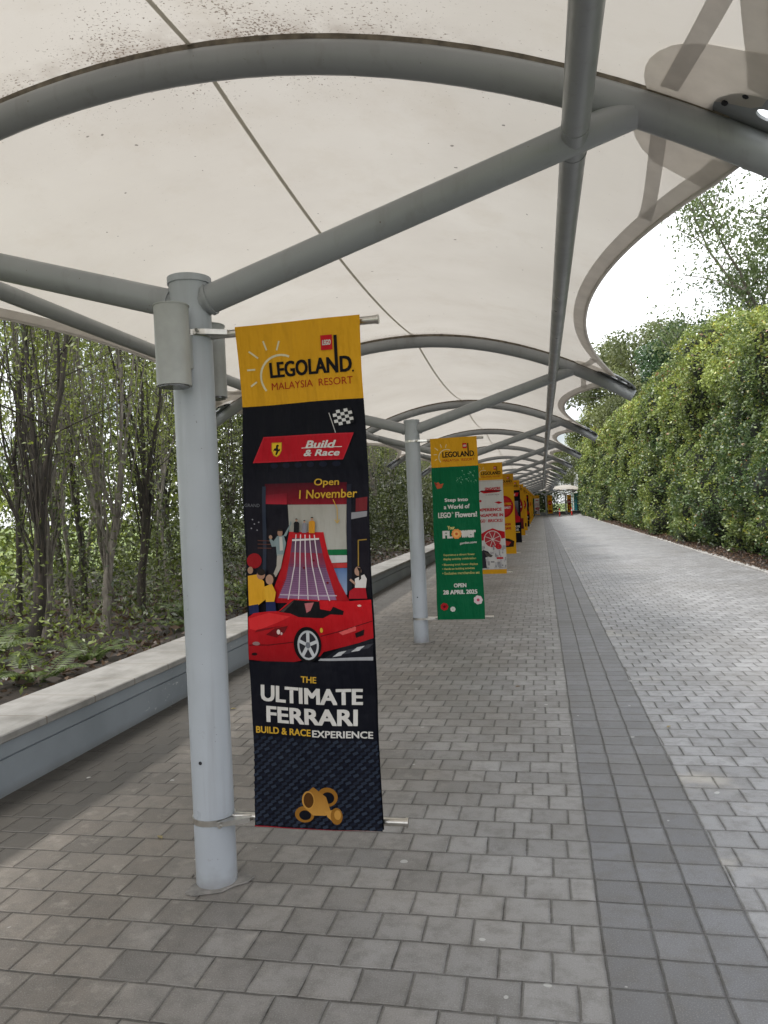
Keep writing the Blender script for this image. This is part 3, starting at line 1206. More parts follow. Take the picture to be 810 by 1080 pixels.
def car_banner():
    a = CarArt(0)
    a.raw = True
    logo(a)
    a.raw = False
    P = lambda f, L: [f(*p) for p in L]
    # dark hall scene
    a.poly(P(A, [(108, 640), (590, 640), (598, 1090), (122, 1090)]), lin((12, 14, 26)), 0, lin((30, 26, 36)))
    a.poly(P(C, [(165, -55), (640, -70), (640, 60), (165, 60)]), lin((70, 12, 26)), 1, lin((140, 26, 42)))
    a.poly(P(C, [(165, 10), (300, -5), (300, 60), (165, 60)]), lin((120, 24, 40)), 2, lin((176, 40, 56)))
    a.poly(P(C, [(150, -40), (172, -40), (176, 480), (155, 480)]), lin((46, 54, 70)), 3)
    a.poly(P(C, [(305, 62), (640, 55), (645, 330), (320, 330)]), lin((170, 168, 160)), 2, lin((186, 186, 180)))
    a.poly(P(C, [(530, 310), (645, 306), (645, 338), (540, 340)]), lin((20, 110, 66)), 4)
    a.poly(P(C, [(545, 342), (645, 340), (645, 380), (560, 384)]), lin((210, 212, 214)), 4)
    a.poly(P(C, [(555, 386), (645, 382), (645, 410), (570, 412)]), lin((190, 60, 60)), 4)
    a.poly(P(C, [(575, 414), (645, 412), (645, 560), (620, 560)]), lin((90, 120, 170)), 4, lin((150, 170, 200)))
    a.poly(P(C, [(640, -60), (665, -60), (672, 540), (648, 540)]), lin((34, 36, 50)), 5)
    a.poly(P(C, [(668, 100), (752, 90), (752, 120), (668, 138)]), lin((150, 150, 156)), 5)
    a.poly(P(C, [(690, 20), (752, 10), (752, 86), (690, 96)]), lin((120, 40, 46)), 5)
    a.line(P(C, [(706, 255), (706, 400)]), 1.2, lin((160, 130, 60)), 6)
    a.line(P(C, [(706, 255), (752, 250)]), 1.2, lin((160, 130, 60)), 6)
    for yy in (270, 290, 312): a.line(P(C, [(122, yy), (205, yy)]), 0.9, lin((96, 60, 50)), 4)
    for (px_, py_) in ((95, 150), (105, 175), (130, 165), (120, 210), (88, 200)): a.ell(*C(px_, py_), 0.8, 0.8, lin((150, 150, 160)), 4, 6)
    a.text('GRAND', *C(52, 60), *C(138, 78), lin((110, 112, 120)), 0.0, layer=6)
    a.ell(*C(105, 385), 8, 8, lin((150, 22, 30)), 5)
    for k in range(6): a.ell(*A(222 + 50 * k, 628 - 2 * k), 4.2, 3.0, lin((24, 28, 46)), 1, 14)
    # ramp track
    a.poly(P(C, [(315, 215), (520, 212), (545, 330), (600, 480), (660, 600), (235, 620), (215, 560), (262, 440), (300, 300)]), lin((196, 26, 36)), 7, lin((170, 20, 30)))
    a.poly(P(C, [(335, 250), (498, 248), (530, 400), (590, 590), (250, 592), (300, 480), (325, 350)]), lin((92, 60, 84)), 8, lin((150, 110, 150)))
    a.poly(P(C, [(332, 330), (515, 330), (535, 410), (312, 410)]), lin((150, 40, 62)), 9, lin((130, 70, 100)))
    for (x0, x1, x2) in ((358, 352, 312), (386, 384, 374), (413, 418, 432), (440, 456, 494), (468, 492, 554)):
        a.line(P(C, [(x0, 228), (x1, 400), (x2, 596)]), 1.1, lin((226, 214, 222)), 11)
    a.line(P(C, [(335, 262), (496, 250)]), 1.8, lin((224, 220, 220)), 12)
    for k in range(14): a.line(P(C, [(318 - 4.5 * k, 400 + 12 * k), (530 + 4 * k, 398 + 12 * k)]), 0.35, lin((96, 66, 98)), 10)
    for (px_, py_) in ((408, 415), (464, 372), (542, 495)): a.ell(*C(px_, py_), 1.5, 1.2, lin((110, 16, 28)), 13, 8)
    a.line(P(C, [(262, 572), (592, 566)]), 1.0, lin((200, 190, 205)), 12)
    # visitors
    for (px_, py_, h_, tp) in ((362, 218, 78, lin((22, 22, 26))), (410, 218, 70, lin((140, 140, 150))), (455, 218, 88, lin((214, 150, 40)))):
        figure(a, *C(px_, py_), h_ / 5.4, tp)
    a.poly(P(C, [(222, 270), (245, 240), (285, 236), (300, 280), (286, 345), (245, 352), (238, 300), (212, 302), (196, 262), (206, 258)]), lin((132, 150, 154)), 40)
    a.poly(P(C, [(282, 240), (318, 180), (328, 150), (332, 165), (300, 240)]), lin((132, 150, 154)), 41)
    a.poly(P(C, [(258, 244), (276, 244), (284, 320), (262, 322)]), lin((200, 200, 196)), 42)
    a.poly(P(C, [(246, 345), (286, 342), (270, 420), (240, 472), (222, 462), (244, 410)]), lin((176, 170, 162)), 40)
    a.ell(*C(262, 222), 3.0, 3.7, (0.36, 0.21, 0.15), 43, 12)
    a.ell(*C(262, 212), 3.3, 2.4, (0.02, 0.015, 0.012), 44, 12, 180, 360)
    a.ell(*C(204, 248), 2.0, 2.2, (0.42, 0.26, 0.18), 43, 8)
    a.poly(P(C, [(75, 470), (130, 460), (168, 500), (180, 600), (130, 640), (82, 640)]), lin((226, 168, 44)), 45)
    a.poly(P(C, [(82, 640), (135, 630), (140, 680), (85, 690)]), lin((34, 44, 84)), 46)
    a.poly(P(C, [(170, 530), (215, 510), (240, 560), (230, 615), (180, 620)]), lin((230, 176, 52)), 46)
    a.poly(P(C, [(180, 616), (236, 612), (246, 672), (182, 674)]), lin((30, 42, 86)), 47)
    a.ell(*C(150, 462), 4.6, 5.2, (0.40, 0.22, 0.15), 47, 14)
    a.ell(*C(152, 448), 4.6, 3.4, (0.018, 0.012, 0.010), 48, 14)
    a.ell(*C(202, 488), 4.4, 5.4, (0.46, 0.28, 0.20), 48, 14)
    a.ell(*C(212, 476), 4.6, 5.0, (0.018, 0.012, 0.010), 47, 14)
    a.ell(*C(88, 438), 3.0, 3.8, (0.40, 0.24, 0.16), 47, 10)
    a.ell(*C(706, 428), 3.4, 4.8, (0.46, 0.28, 0.21), 47, 14)
    a.poly(P(C, [(700, 405), (722, 412), (724, 470), (712, 480), (712, 430)]), (0.018, 0.013, 0.011), 48)
    a.poly(P(C, [(690, 470), (740, 445), (754, 470), (748, 520), (690, 520)]), lin((224, 220, 220)), 46)
    a.line(P(C, [(694, 500), (664, 474)]), 2.2, (0.46, 0.28, 0.21), 46)
    a.poly(P(C, [(660, 540), (690, 518), (746, 518), (754, 580), (656, 582)]), lin((176, 26, 40)), 45)
    # checker kerb behind the car
    a.poly(P(C, [(440, 975), (600, 860), (780, 800), (780, 972)]), lin((24, 25, 34)), 49)
    for k in range(4):
        x0 = 600 + k * 48
        a.poly(P(C, [(x0, 880 - k * 14), (x0 + 40, 872 - k * 14), (x0 + 10, 900 - k * 14), (x0 - 34, 908 - k * 14)]), lin((196, 198, 202)) if k % 2 == 0 else lin((60, 62, 70)), 50)
    a.poly(P(C, [(500, 918), (780, 905), (780, 925), (490, 930)]), lin((170, 172, 178)), 50)
    # the car
    body = [(80, 705), (110, 682), (200, 668), (258, 664), (330, 600), (350, 590), (500, 592), (640, 596), (775, 585), (782, 800), (700, 830), (520, 880), (500, 905), (350, 945), (200, 955), (88, 945)]
    a.poly(P(C, body), lin((206, 24, 34)), 51, lin((150, 14, 24)))
    a.poly(P(C, [(84, 712), (200, 676), (330, 690), (250, 730), (130, 780), (90, 770)]), lin((222, 48, 52)), 52)
    a.poly(P(C, [(130, 775), (300, 740), (200, 770), (120, 790)]), lin((128, 12, 22)), 53)
    a.poly(P(C, [(260, 668), (345, 600), (352, 596), (500, 598), (505, 640), (560, 650), (575, 625), (630, 650), (625, 672), (560, 668), (520, 690), (380, 690), (330, 672)]), lin((16, 15, 20)), 54)
    a.poly(P(C, [(268, 666), (340, 606), (352, 604), (290, 668)]), lin((74, 62, 62)), 55)
    a.poly(P(C, [(415, 612), (470, 604), (450, 650), (428, 664)]), lin((190, 110, 116)), 55)
    a.line(P(C, [(90, 862), (200, 858), (350, 832)]), 1.0, lin((96, 8, 16)), 56)
    a.line(P(C, [(505, 792), (620, 760), (778, 705)]), 0.9, lin((96, 8, 16)), 56)
    a.poly(P(C, [(185, 800), (240, 760), (318, 742), (300, 780), (250, 812)]), lin((112, 14, 22)), 56)
    a.ell(*C(262, 780), 2.0, 2.6, lin((240, 214, 210)), 57, 10)
    a.ell(*C(280, 788), 1.1, 1.5, lin((220, 190, 190)), 57, 10)
    a.ell(*C(130, 852), 4.0, 2.0, lin((150, 120, 120)), 57, 10)
    a.ell(*C(120, 912), 3.0, 1.6, lin((30, 6, 10)), 57, 10)
    a.poly(P(C, [(685, 775), (735, 752), (730, 785), (690, 800)]), lin((20, 8, 12)), 57)
    a.poly(P(C, [(600, 770), (690, 735), (690, 760), (620, 785)]), lin((226, 96, 96)), 56)
    a.ell(*C(712, 620), 2.0, 1.2, lin((240, 200, 190)), 57, 8)
    a.ell(*C(510, 758), 1.6, 2.6, lin((220, 180, 60)), 57, 10)
    a.ell(*C(430, 842), 14.5, 18.6, lin((14, 14, 18)), 58, 28)
    a.ell(*C(434, 845), 11.2, 15.4, lin((196, 200, 206)), 59, 28)
    a.ell(*C(434, 845), 9.2, 13.2, lin((46, 46, 54)), 60, 28)
    for k in range(5):
        t = R(90 + 72 * k)
        e = (C(434, 845)[0] + 10 * math.cos(t), C(434, 845)[1] - 14 * math.sin(t))
        a.line([C(434, 845), e], 3.4, lin((206, 210, 216)), 61)
    a.ell(*C(434, 845), 2.6, 3.4, lin((120, 124, 134)), 62, 12)
    # headline board
    a.poly(P(A, [(178, 518), (538, 498), (498, 602), (138, 619)]), lin((196, 40, 54)), 20)
    a.poly(P(A, [(182, 522), (532, 503), (496, 598), (145, 614)]), lin((186, 22, 38)), 21)
    sh = [(-21, -27), (21, -29), (21, 2), (12, 20), (0, 28), (-12, 22), (-21, 4)]
    a.poly(P(A, [(233 + p, 567 + q_) for p, q_ in sh]), lin((196, 160, 40)), 22)
    a.poly(P(A, [(233 + p * .86, 567 + q_ * .88) for p, q_ in sh]), lin((236, 196, 50)), 23)
    a.poly(P(A, [(228, 585), (232, 572), (224, 570), (219, 574), (222, 563), (230, 560), (231, 550), (237, 546), (243, 551), (238, 556), (240, 566), (247, 562), (246, 572), (240, 573), (238, 580), (233, 588)]), lin((20, 18, 14)), 24)
    a.text('Build', *A(352, 531), *A(472, 562), WHT, 0.03, 0.25, 1.0, 24)
    a.text('& Race', *A(346, 566), *A(486, 592), WHT, 0.03, 0.25, 1.0, 24)
    a.line(P(A, [(336, 560), (494, 553)]), 0.8, WHT, 24)
    # chequered flag
    a.line(P(A, [(446, 425), (470, 500)]), 0.8, lin((200, 200, 200)), 25)
    for i in range(5):
        for j in range(5):
            x0, y0 = 458 + i * 14.5 + j * 2.2, 418 - i * 3 + j * 11.5
            a.poly(P(A, [(x0, y0), (x0 + 14.5, y0 - 3), (x0 + 16.7, y0 + 8.5), (x0 + 2.2, y0 + 11.5)]), (0.72, 0.72, 0.72) if (i + j) % 2 else (0.012, 0.012, 0.014), 26)
    # opening date
    a.text('Open', *A(391, 677), *A(484, 712), GLD, 0.012, 0.05, 1.0, 26)
    a.text('1 November', *A(331, 722), *A(550, 756), GLD, 0.012, 0.05, 2.6, 26)
    a.line(P(A, [(462, 755), (478, 790), (480, 840)]), 0.7, GLD, 26)
    a.line(P(A, [(470, 832), (480, 846), (488, 832)]), 0.7, GLD, 26)
    # lower block: woven carbon pattern, then words
    a.poly(P(B, [(132, 384), (597, 366), (622, 1020), (145, 1010)]), lin((13, 15, 26)), 63)
    for r_ in range(24):
        for q_ in range(17):
            x0 = 140 + q_ * 28 + (r_ % 2) * 14
            y0 = 672 + r_ * 14
            kk = ((q_ * 2 + r_) % 6) / 6
            cc = (0.010 + 0.024 * kk, 0.014 + 0.034 * kk, 0.028 + 0.050 * kk)
            a.poly(P(B, [(x0, y0), (x0 + 18, y0 - 9), (x0 + 22, y0 + 1), (x0 + 3, y0 + 10)]), cc, 64)
    a.text('THE', *B(333, 428), *B(392, 452), GLD, 0.02, layer=66)
    a.text('ULTIMATE', *B(173, 470), *B(556, 534), WHT, 0.03, layer=66)
    a.text('FERRARI', *B(194, 548), *B(538, 612), WHT, 0.032, layer=66)
    a.text('BUILD & RACE', *B(152, 628), *B(366, 655), GLD, 0.022, layer=66)
    a.text('EXPERIENCE', *B(372, 630), *B(594, 657), WHT, 0.022, layer=66)
    # golden trophy
    g1, g2, g3 = lin((150, 104, 40)), lin((196, 146, 70)), lin((86, 54, 20))
    for (cx_, cy_, rx, ry) in ((425, 880, 10.5, 10.0), (340, 950, 10.0, 8.5)):
        a.ell(*B(cx_, cy_), rx, ry, g1, 67, 20)
        a.ell(*B(cx_ + 2, cy_ + 3), rx * .62, ry * .6, lin((12, 14, 24)), 68, 20)
    a.poly(P(B, [(335, 880), (372, 845), (420, 880), (436, 930), (418, 950), (372, 952), (345, 930)]), g1, 69, g2)
    a.ell(*B(354, 896), 6.6, 9.6, g2, 70, 20)
    a.ell(*B(355, 896), 5.2, 8.0, g3, 71, 20)
    a.poly(P(B, [(415, 935), (450, 925), (470, 960), (450, 975), (425, 955)]), g2, 70)
    a.ell(*B(458, 950), 6.0, 8.8, g1, 71, 18)
    a.ell(*B(462, 945), 3.4, 5.0, g2, 72, 18)
    a.poly(P(B, [(145, 1004), (622, 1012), (622, 1024), (145, 1018)]), lin((150, 20, 36)), 73)
    yb = 0.388
    return build_banner(a, [(0, yb, YEL), (yb, BH, BLK)], (26, 90), 0)


def flower_banner():
    a = Art(1)
    logo(a)
    G = lin((0, 100, 62))
    cream = lin((214, 206, 130))
    # drifting blooms, top right
    r_ = random.Random(3)
    for i in range(26):
        x, y = 0.33 + r_.random() * 0.27, 0.44 + r_.random() * 0.16
        a.ell(x, y, 0.004 + 0.006 * r_.random(), 0.006, lin((120, 176, 150)), 1, 7)
        a.line([(x, y), (x + 0.012, y + 0.03)], 0.002, lin((80, 150, 116)), 1)
    a.poly([(0.04, 0.60), (0.09, 0.58), (0.11, 0.61), (0.16, 0.60), (0.13, 0.66), (0.07, 0.67)], lin((190, 92, 60)), 2)
    a.poly([(0.03, 0.57), (0.08, 0.61), (0.05, 0.63)], lin((150, 60, 50)), 3)
    a.text('Step into', 0.165, 0.80, 0.475, 0.862, WHT, 0.03, layer=3)
    a.text('a World of', 0.15, 0.885, 0.495, 0.945, WHT, 0.03, layer=3)
    a.text('LEGO', 0.07, 0.985, 0.245, 1.06, WHT, 0.03, layer=3)
    a.text('®', 0.253, 0.983, 0.277, 1.010, WHT, 0.0, layer=3)
    a.text('Flowers!', 0.30, 0.985, 0.585, 1.06, WHT, 0.03, layer=3)
    a.text('Your', 0.19, 1.165, 0.285, 1.215, cream, 0.03, layer=3)
    a.text('FL', 0.12, 1.225, 0.255, 1.335, WHT, 0.06, layer=3)
    a.text('wer', 0.355, 1.225, 0.555, 1.335, WHT, 0.06, layer=3)
    for k in range(10):
        t = 2 * math.pi * k / 10
        a.ell(0.305 + 0.045 * math.cos(t), 1.275 + 0.045 * math.sin(t), 0.022, 0.022, lin((240, 158, 84)), 4, 10)
    a.ell(0.305, 1.275, 0.042, 0.042, lin((246, 190, 110)), 5, 18)
    a.ell(0.305, 1.275, 0.018, 0.018, lin((206, 90, 40)), 6, 14)
    a.text('garden.zone', 0.34, 1.385, 0.56, 1.425, WHT, 0.02, 0.1, 0.01, 3)
    rows = [('Experience a vibrant flower', 0.12, 0.53, 1.535), ('display activity celebration', 0.11, 0.545, 1.59),
            ('• Blooming brick flower displays', 0.09, 0.565, 1.665), ('• Hands-on building activities', 0.09, 0.52, 1.72), ('• Exclusive merchandise set', 0.09, 0.585, 1.775)]
    for t, x0, x1, y in rows: a.text(t, x0, y, x1, y + 0.036, cream, 0.008, layer=3)
    a.text('OPEN', 0.235, 1.93, 0.40, 1.985, WHT, 0.03, layer=3)
    a.text('28 APRIL 2025', 0.09, 2.015, 0.54, 2.075, WHT, 0.035, layer=3)

    def bloom(cx, cy, r0, c, cc):
        for k in range(7):
            t = 2 * math.pi * k / 7
            a.ell(cx + r0 * .6 * math.cos(t), cy + r0 * .6 * math.sin(t), r0 * .45, r0 * .45, c, 4 + k % 2, 10)
        a.ell(cx, cy, r0 * .35, r0 * .35, cc, 6, 12)
    bloom(0.545, 2.155, 0.058, lin((226, 208, 214)), lin((200, 80, 110)))
    bloom(0.10, 2.235, 0.05, lin((180, 34, 44)), lin((90, 14, 24)))
    bloom(0.21, 2.27, 0.034, lin((214, 220, 214)), lin((190, 190, 170)))
    return build_banner(a, [(0, 0.385, YEL), (0.385, BH, G)], (26, 90), 1)


def white_banner():
    a = Art(2)
    logo(a)
    W_ = (0.70, 0.70, 0.70)
    r1, dk = lin((196, 26, 40)), lin((40, 34, 44))
    a.rect(0.0, 0.39, 0.52 * 1.2, 0.395, lin((190, 130, 20)), 1)
    a.text('SINGAPORE', 0.22, 0.53, 0.57, 0.59, r1, 0.03, layer=2)
    a.line([(0.05, 0.66), (0.15, 0.60), (0.35, 0.62), (0.59, 0.61)], 0.018, dk, 2)
    a.poly([(0.10, 0.61), (0.30, 0.58), (0.57, 0.60), (0.55, 0.64), (0.2, 0.66)], r1, 1)
    a.text('in brick style', 0.24, 0.68, 0.54, 0.71, lin((120, 110, 116)), 0.01, layer=2)
    a.ell(0.12, 0.82, 0.03, 0.025, r1, 2)
    a.poly([(0.42, 0.86), (0.52, 0.84), (0.60, 0.87), (0.52, 0.90)], r1, 2)
    a.text('EXPERIENCE', 0.05, 0.98, 0.57, 1.05, r1, 0.035, layer=2)
    a.text('SINGAPORE IN', 0.03, 1.10, 0.60, 1.17, r1, 0.035, layer=2)
    a.text('LEGO', 0.04, 1.22, 0.21, 1.29, r1, 0.025, layer=2)
    a.text('®', 0.215, 1.218, 0.24, 1.245, r1, 0.0, layer=2)
    a.text('BRICKS!', 0.27, 1.22, 0.58, 1.29, r1, 0.025, layer=2)
    # red dome with a white ring and the grey towers under it
    a.poly([(0.05, 1.58), (0.16, 1.50), (0.24, 1.46), (0.36, 1.42), (0.48, 1.47), (0.62, 1.50), (0.62, 1.64), (0.5, 1.66), (0.1, 1.68)], r1, 2)
    a.ell(0.35, 1.66, 0.19, 0.19, WHT, 3, 26)
    a.ell(0.35, 1.66, 0.175, 0.175, lin((186, 60, 70)), 4, 26)
    for k in range(8): a.line([(0.35, 1.66), (0.35 + 0.17 * math.cos(R(22 + 45 * k)), 1.66 + 0.17 * math.sin(R(22 + 45 * k)))], 0.012, WHT, 5)
    a.ell(0.47, 1.82, 0.07, 0.06, r1, 6)
    r_ = random.Random(5)
    for i in range(60):
        x, y = r_.random() * 0.60, 1.78 + r_.random() * 0.5
        g = 0.25 + 0.4 * r_.random()
        a.rect(x, y, min(0.62, x + 0.02 + 0.06 * r_.random()), min(2.29, y + 0.03 + 0.08 * r_.random()), (g, g, g * 1.05), 3 + i % 4)
    a.poly([(0.06, 1.95), (0.14, 1.88), (0.24, 1.92), (0.30, 2.0), (0.18, 2.05), (0.20, 2.28), (0.08, 2.28)], lin((52, 48, 58)), 8)
    a.poly([(0.16, 1.92), (0.34, 2.01), (0.30, 2.05), (0.2, 2.02)], lin((90, 84, 80)), 9)
    a.rect(0.42, 2.05, 0.56, 2.09, r1, 9)
    return build_banner(a, [(0, 0.375, YEL), (0.375, 2.31, W_), (2.31, BH, YEL)], (22, 70), 2)


def yellow_banner():
    a = Art(3)
    logo(a, sun=False, ink=lin((70, 40, 16)))
    r1 = lin((176, 26, 34))
    a.ell(0.31, 0.98, 0.285, 0.33, r1, 1, 28)
    a.ell(0.31, 0.98, 0.23, 0.27, lin((196, 44, 44)), 2, 28)
    a.text('WATER PARK', 0.09, 0.86, 0.54, 0.94, YEL, 0.035, layer=3)
    a.text('OPEN DAILY', 0.12, 0.98, 0.51, 1.05, WHT, 0.03, layer=3)
    a.text('BUY NOW', 0.13, 1.48, 0.50, 1.56, r1, 0.03, layer=3)
    a.text('AND SAVE', 0.13, 1.60, 0.50, 1.68, r1, 0.03, layer=3)
    a.poly([(0.06, 2.02), (0.2, 1.92), (0.42, 1.95), (0.58, 2.03), (0.55, 2.2), (0.1, 2.22)], lin((50, 30, 24)), 1)
    a.poly([(0.15, 2.06), (0.3, 2.0), (0.48, 2.06), (0.4, 2.16), (0.2, 2.16)], lin((190, 60, 40)), 2)
    return build_banner(a, [(0, 0.385, lin((204, 150, 32))), (0.385, BH, lin((224, 168, 30)))], (18, 50), 3)


def dark_banner():
    a = Art(4)
    logo(a)
    a.poly([(0.10, 0.50), (0.58, 0.48), (0.53, 0.62), (0.05, 0.64)], RED, 1)
    a.text('RACE', 0.20, 0.525, 0.45, 0.60, WHT, 0.03, 0.2, layer=2)
    a.rect(0.08, 0.80, 0.55, 1.25, lin((120, 120, 132)), 1, lin((60, 62, 74)))
    a.poly([(0.2, 0.95), (0.42, 0.95), (0.55, 1.4), (0.08, 1.4)], lin((150, 40, 56)), 2)
    a.poly([(0.04, 1.40), (0.30, 1.30), (0.60, 1.42), (0.60, 1.62), (0.04, 1.66)], lin((180, 24, 36)), 3)
    a.text('ULTIMATE', 0.06, 1.75, 0.57, 1.83, WHT, 0.04, layer=2)
    a.text('RACE', 0.10, 1.87, 0.53, 1.95, WHT, 0.04, layer=2)
    a.rect(0.06, 1.99, 0.57, 2.03, GLD, 2)
    return build_banner(a, [(0, 0.385, YEL), (0.385, BH, BLK)], (18, 50), 4)


def redyellow_banner():
    a = Art(5)
    logo(a, sun=False)
    a.ell(0.30, 1.0, 0.26, 0.42, lin((150, 28, 40)), 1, 24)
    a.text('FUN', 0.15, 0.86, 0.46, 0.98, WHT, 0.04, layer=2)
    a.text('TOGETHER', 0.10, 1.02, 0.51, 1.10, WHT, 0.03, layer=2)
    a.rect(0.05, 1.6, 0.57, 2.1, lin((140, 40, 40)), 1, lin((60, 24, 30)))
    a.ell(0.3, 1.85, 0.15, 0.17, YEL, 2, 20)
    return build_banner(a, [(0, 0.385, YEL), (0.385, BH, lin((218, 160, 34)))], (16, 40), 5)


protos = {'car': car_banner(), 'flower': flower_banner(), 'white': white_banner(), 'yellow': yellow_banner(), 'dark': dark_banner(), 'ry': redyellow_banner()}
for pr_ in protos.values(): add_rods(pr_)
order = ['car', 'flower', 'white', 'yellow', 'dark', 'ry', 'yellow', 'dark', 'ry', 'yellow', 'ry', 'yellow', 'flower', 'dark', 'white', 'yellow', 'ry', 'dark', 'flower']
blabels = {'car': 'tall banner with a red sports car and ramp, yellow header, hanging from the near post',
           'flower': 'green banner with white flower words hanging from the second post',
           'white': 'white banner with a red dome and yellow header, third along the posts'}
look = {'car': 'black banner', 'flower': 'green banner with white words', 'white': 'white banner with a red dome', 'yellow': 'yellow banner with a red disc',
        'dark': 'dark banner with a red board', 'ry': 'yellow banner with a red oval and square'}
used = set()
for i, kname in enumerate(order):
    s = SS[i + 1]
    if kname not in used:
        o = protos[kname]
        used.add(kname)
    else:
        o = copy_tree(protos[kname])
    p = pos(s, PX)
    o.location = (p.x, p.y, 0)
    o.rotation_euler = (0, 0, head(s))
    if i < 3: lab = blabels[kname]
    else: lab = f'{look[kname]}, {ordinal[i + 1]} in the row'
    tag(o, lab, 'banner', 'hanging banners along the covered walk')

# ------------------------------------------------------------------ hedge on the right
def hedge_top(y): return 6.5 + 0.032 * (y - 14) + 1.1 * (vnoise(y * 0.22, y * 0 + 3.3, 11) - 0.5) + 1.3 * (vnoise(y * 0.8, y * 0 + 1.1, 12) - 0.5)


def kerb_np(y): return 4.80 + np.where(y < 102, 0, (y - 102) ** 2 / 70.0)


def hedge_face(y, z):
    """how far the foliage stands out towards the path (metres, minus is outwards)"""
    sh = 0.35 * np.sin(z * 0.9 + y * 0.3)
    cols_ = np.abs(np.sin((y + sh) * math.pi / 2.7))
    b = -0.42 * cols_ ** 0.7 * (0.4 + 1.2 * vnoise(y * 0.4, z * 0.3, 24))
    b += 1.1 * (vnoise(y * 0.55, z * 0.5, 21) - 0.5) + 0.85 * (vnoise(y * 1.5, z * 1.3, 22) - 0.5) + 0.4 * (vnoise(y * 4, z * 4, 23) - 0.5)
    low = np.clip(1 - z / 0.7, 0, 1)
    return b + 0.35 * low


def build_hedge():
    root = empty('hedge', (5.6, 55, 0.1))
    r = np.random.default_rng(21)
    n = 380000
    # more and smaller leaves near, fewer and larger far
    tt = r.random(n)
    y0, y1 = 8.0, 122.0
    y = y0 * (y1 / y0) ** tt
    top = hedge_top(y)
    q = r.random(n)
    onface = q < 0.80
    z = np.where(onface, 0.12 + r.random(n) ** 0.9 * (top - 0.12), top)
    face = hedge_face(y, z)
    depth = r.exponential(0.10, n) - 0.05
    rnd_top = np.clip((z - (top - 0.9)) / 0.9, 0, 1) ** 2 * 0.55       # rounded shoulder
    x = kerb_np(y) + 0.78 + face + depth + rnd_top
    back = r.random(n) * 2.2
    x = np.where(onface, x, kerb_np(y) + 1.0 + back)
    z = np.where(onface, z, top + 0.35 * (vnoise(y * 1.3, back * 1.3, 31) - 0.3) + 0.25 * (vnoise(y * 5, back * 5, 32) - 0.4) + r.normal(0, 0.08, n))
    # loose sprigs
    spr = r.random(n) < 0.05
    x = np.where(spr & onface, x - r.random(n) * 0.22, x)
    z = np.where(spr & ~onface, z + r.random(n) * 0.4, z)
    keep = ~(onface & (r.random(n) < np.clip(face * 2.2 + 0.1, 0, .72)))
    x, y, z, top = x[keep], y[keep], z[keep], top[keep]
    n = len(x)
    Cc = np.stack([x, y, z], 1)
    size = np.clip(0.082 * (y / 20) ** 0.60, 0.06, 0.30) * r.uniform(0.55, 1.5, n)
    D = unit(r.normal(size=(n, 3)) + np.array([-0.7, -0.2, 0.15]))
    # colours: dark glossy old leaves, lighter fresh growth in clumps and near the top
    clump = vnoise(y * 0.9, z * 0.9, 41) * 0.6 + vnoise(y * 2.4, z * 2.4, 42) * 0.4
    hi = np.clip((z / top - 0.45) / 0.55, 0, 1)
    f = np.clip(clump * 1.35 - 0.42 + hi * 0.50 + r.normal(0, 0.16, n), 0, 1)[:, None]
    dark = np.array([0.066, 0.118, 0.034])
    light = np.array([0.33, 0.40, 0.085])
    cc = dark * (1 - f) + light * f
    yl = (r.random(n) < 0.03 + 0.30 * np.clip(hi - 0.6, 0, 1) * (clump > 0.5))[:, None]
    cc = np.where(yl, np.array([0.42, 0.40, 0.06]), cc)
    orr = (r.random(n) < 0.012 + 0.10 * (vnoise(y * 0.5, z * 0.7, 44) > 0.72) * (hi > 0.4))[:, None]
    cc = np.where(orr, np.array([0.33, 0.17, 0.06]), cc)
    cc *= r.uniform(0.62, 1.4, n)[:, None]
    V, Q, K = leaf_arrays(Cc, D, size, size * 0.52, cc, r)
    V -= np.array([5.6, 55, 0.1])
    link('foliage', np_mesh('foliage', V, Q, K, 'hedge_leaf'), root)
    # twiggy dark inside
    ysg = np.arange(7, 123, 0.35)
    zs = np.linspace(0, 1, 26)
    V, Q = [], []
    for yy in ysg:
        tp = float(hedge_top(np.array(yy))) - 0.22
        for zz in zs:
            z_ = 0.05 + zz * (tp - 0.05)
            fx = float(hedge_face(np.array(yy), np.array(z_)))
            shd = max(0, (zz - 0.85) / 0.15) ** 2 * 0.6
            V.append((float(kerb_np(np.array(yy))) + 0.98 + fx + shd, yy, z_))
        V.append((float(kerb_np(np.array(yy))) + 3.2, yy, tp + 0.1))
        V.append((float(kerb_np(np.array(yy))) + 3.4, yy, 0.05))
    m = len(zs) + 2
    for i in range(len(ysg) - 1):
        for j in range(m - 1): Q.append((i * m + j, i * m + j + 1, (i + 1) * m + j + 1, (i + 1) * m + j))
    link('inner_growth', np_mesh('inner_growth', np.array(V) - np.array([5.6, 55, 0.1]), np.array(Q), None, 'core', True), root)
    tag(root, 'tall dense green hedge with yellow new leaves behind the kerb', 'hedge')


build_hedge()

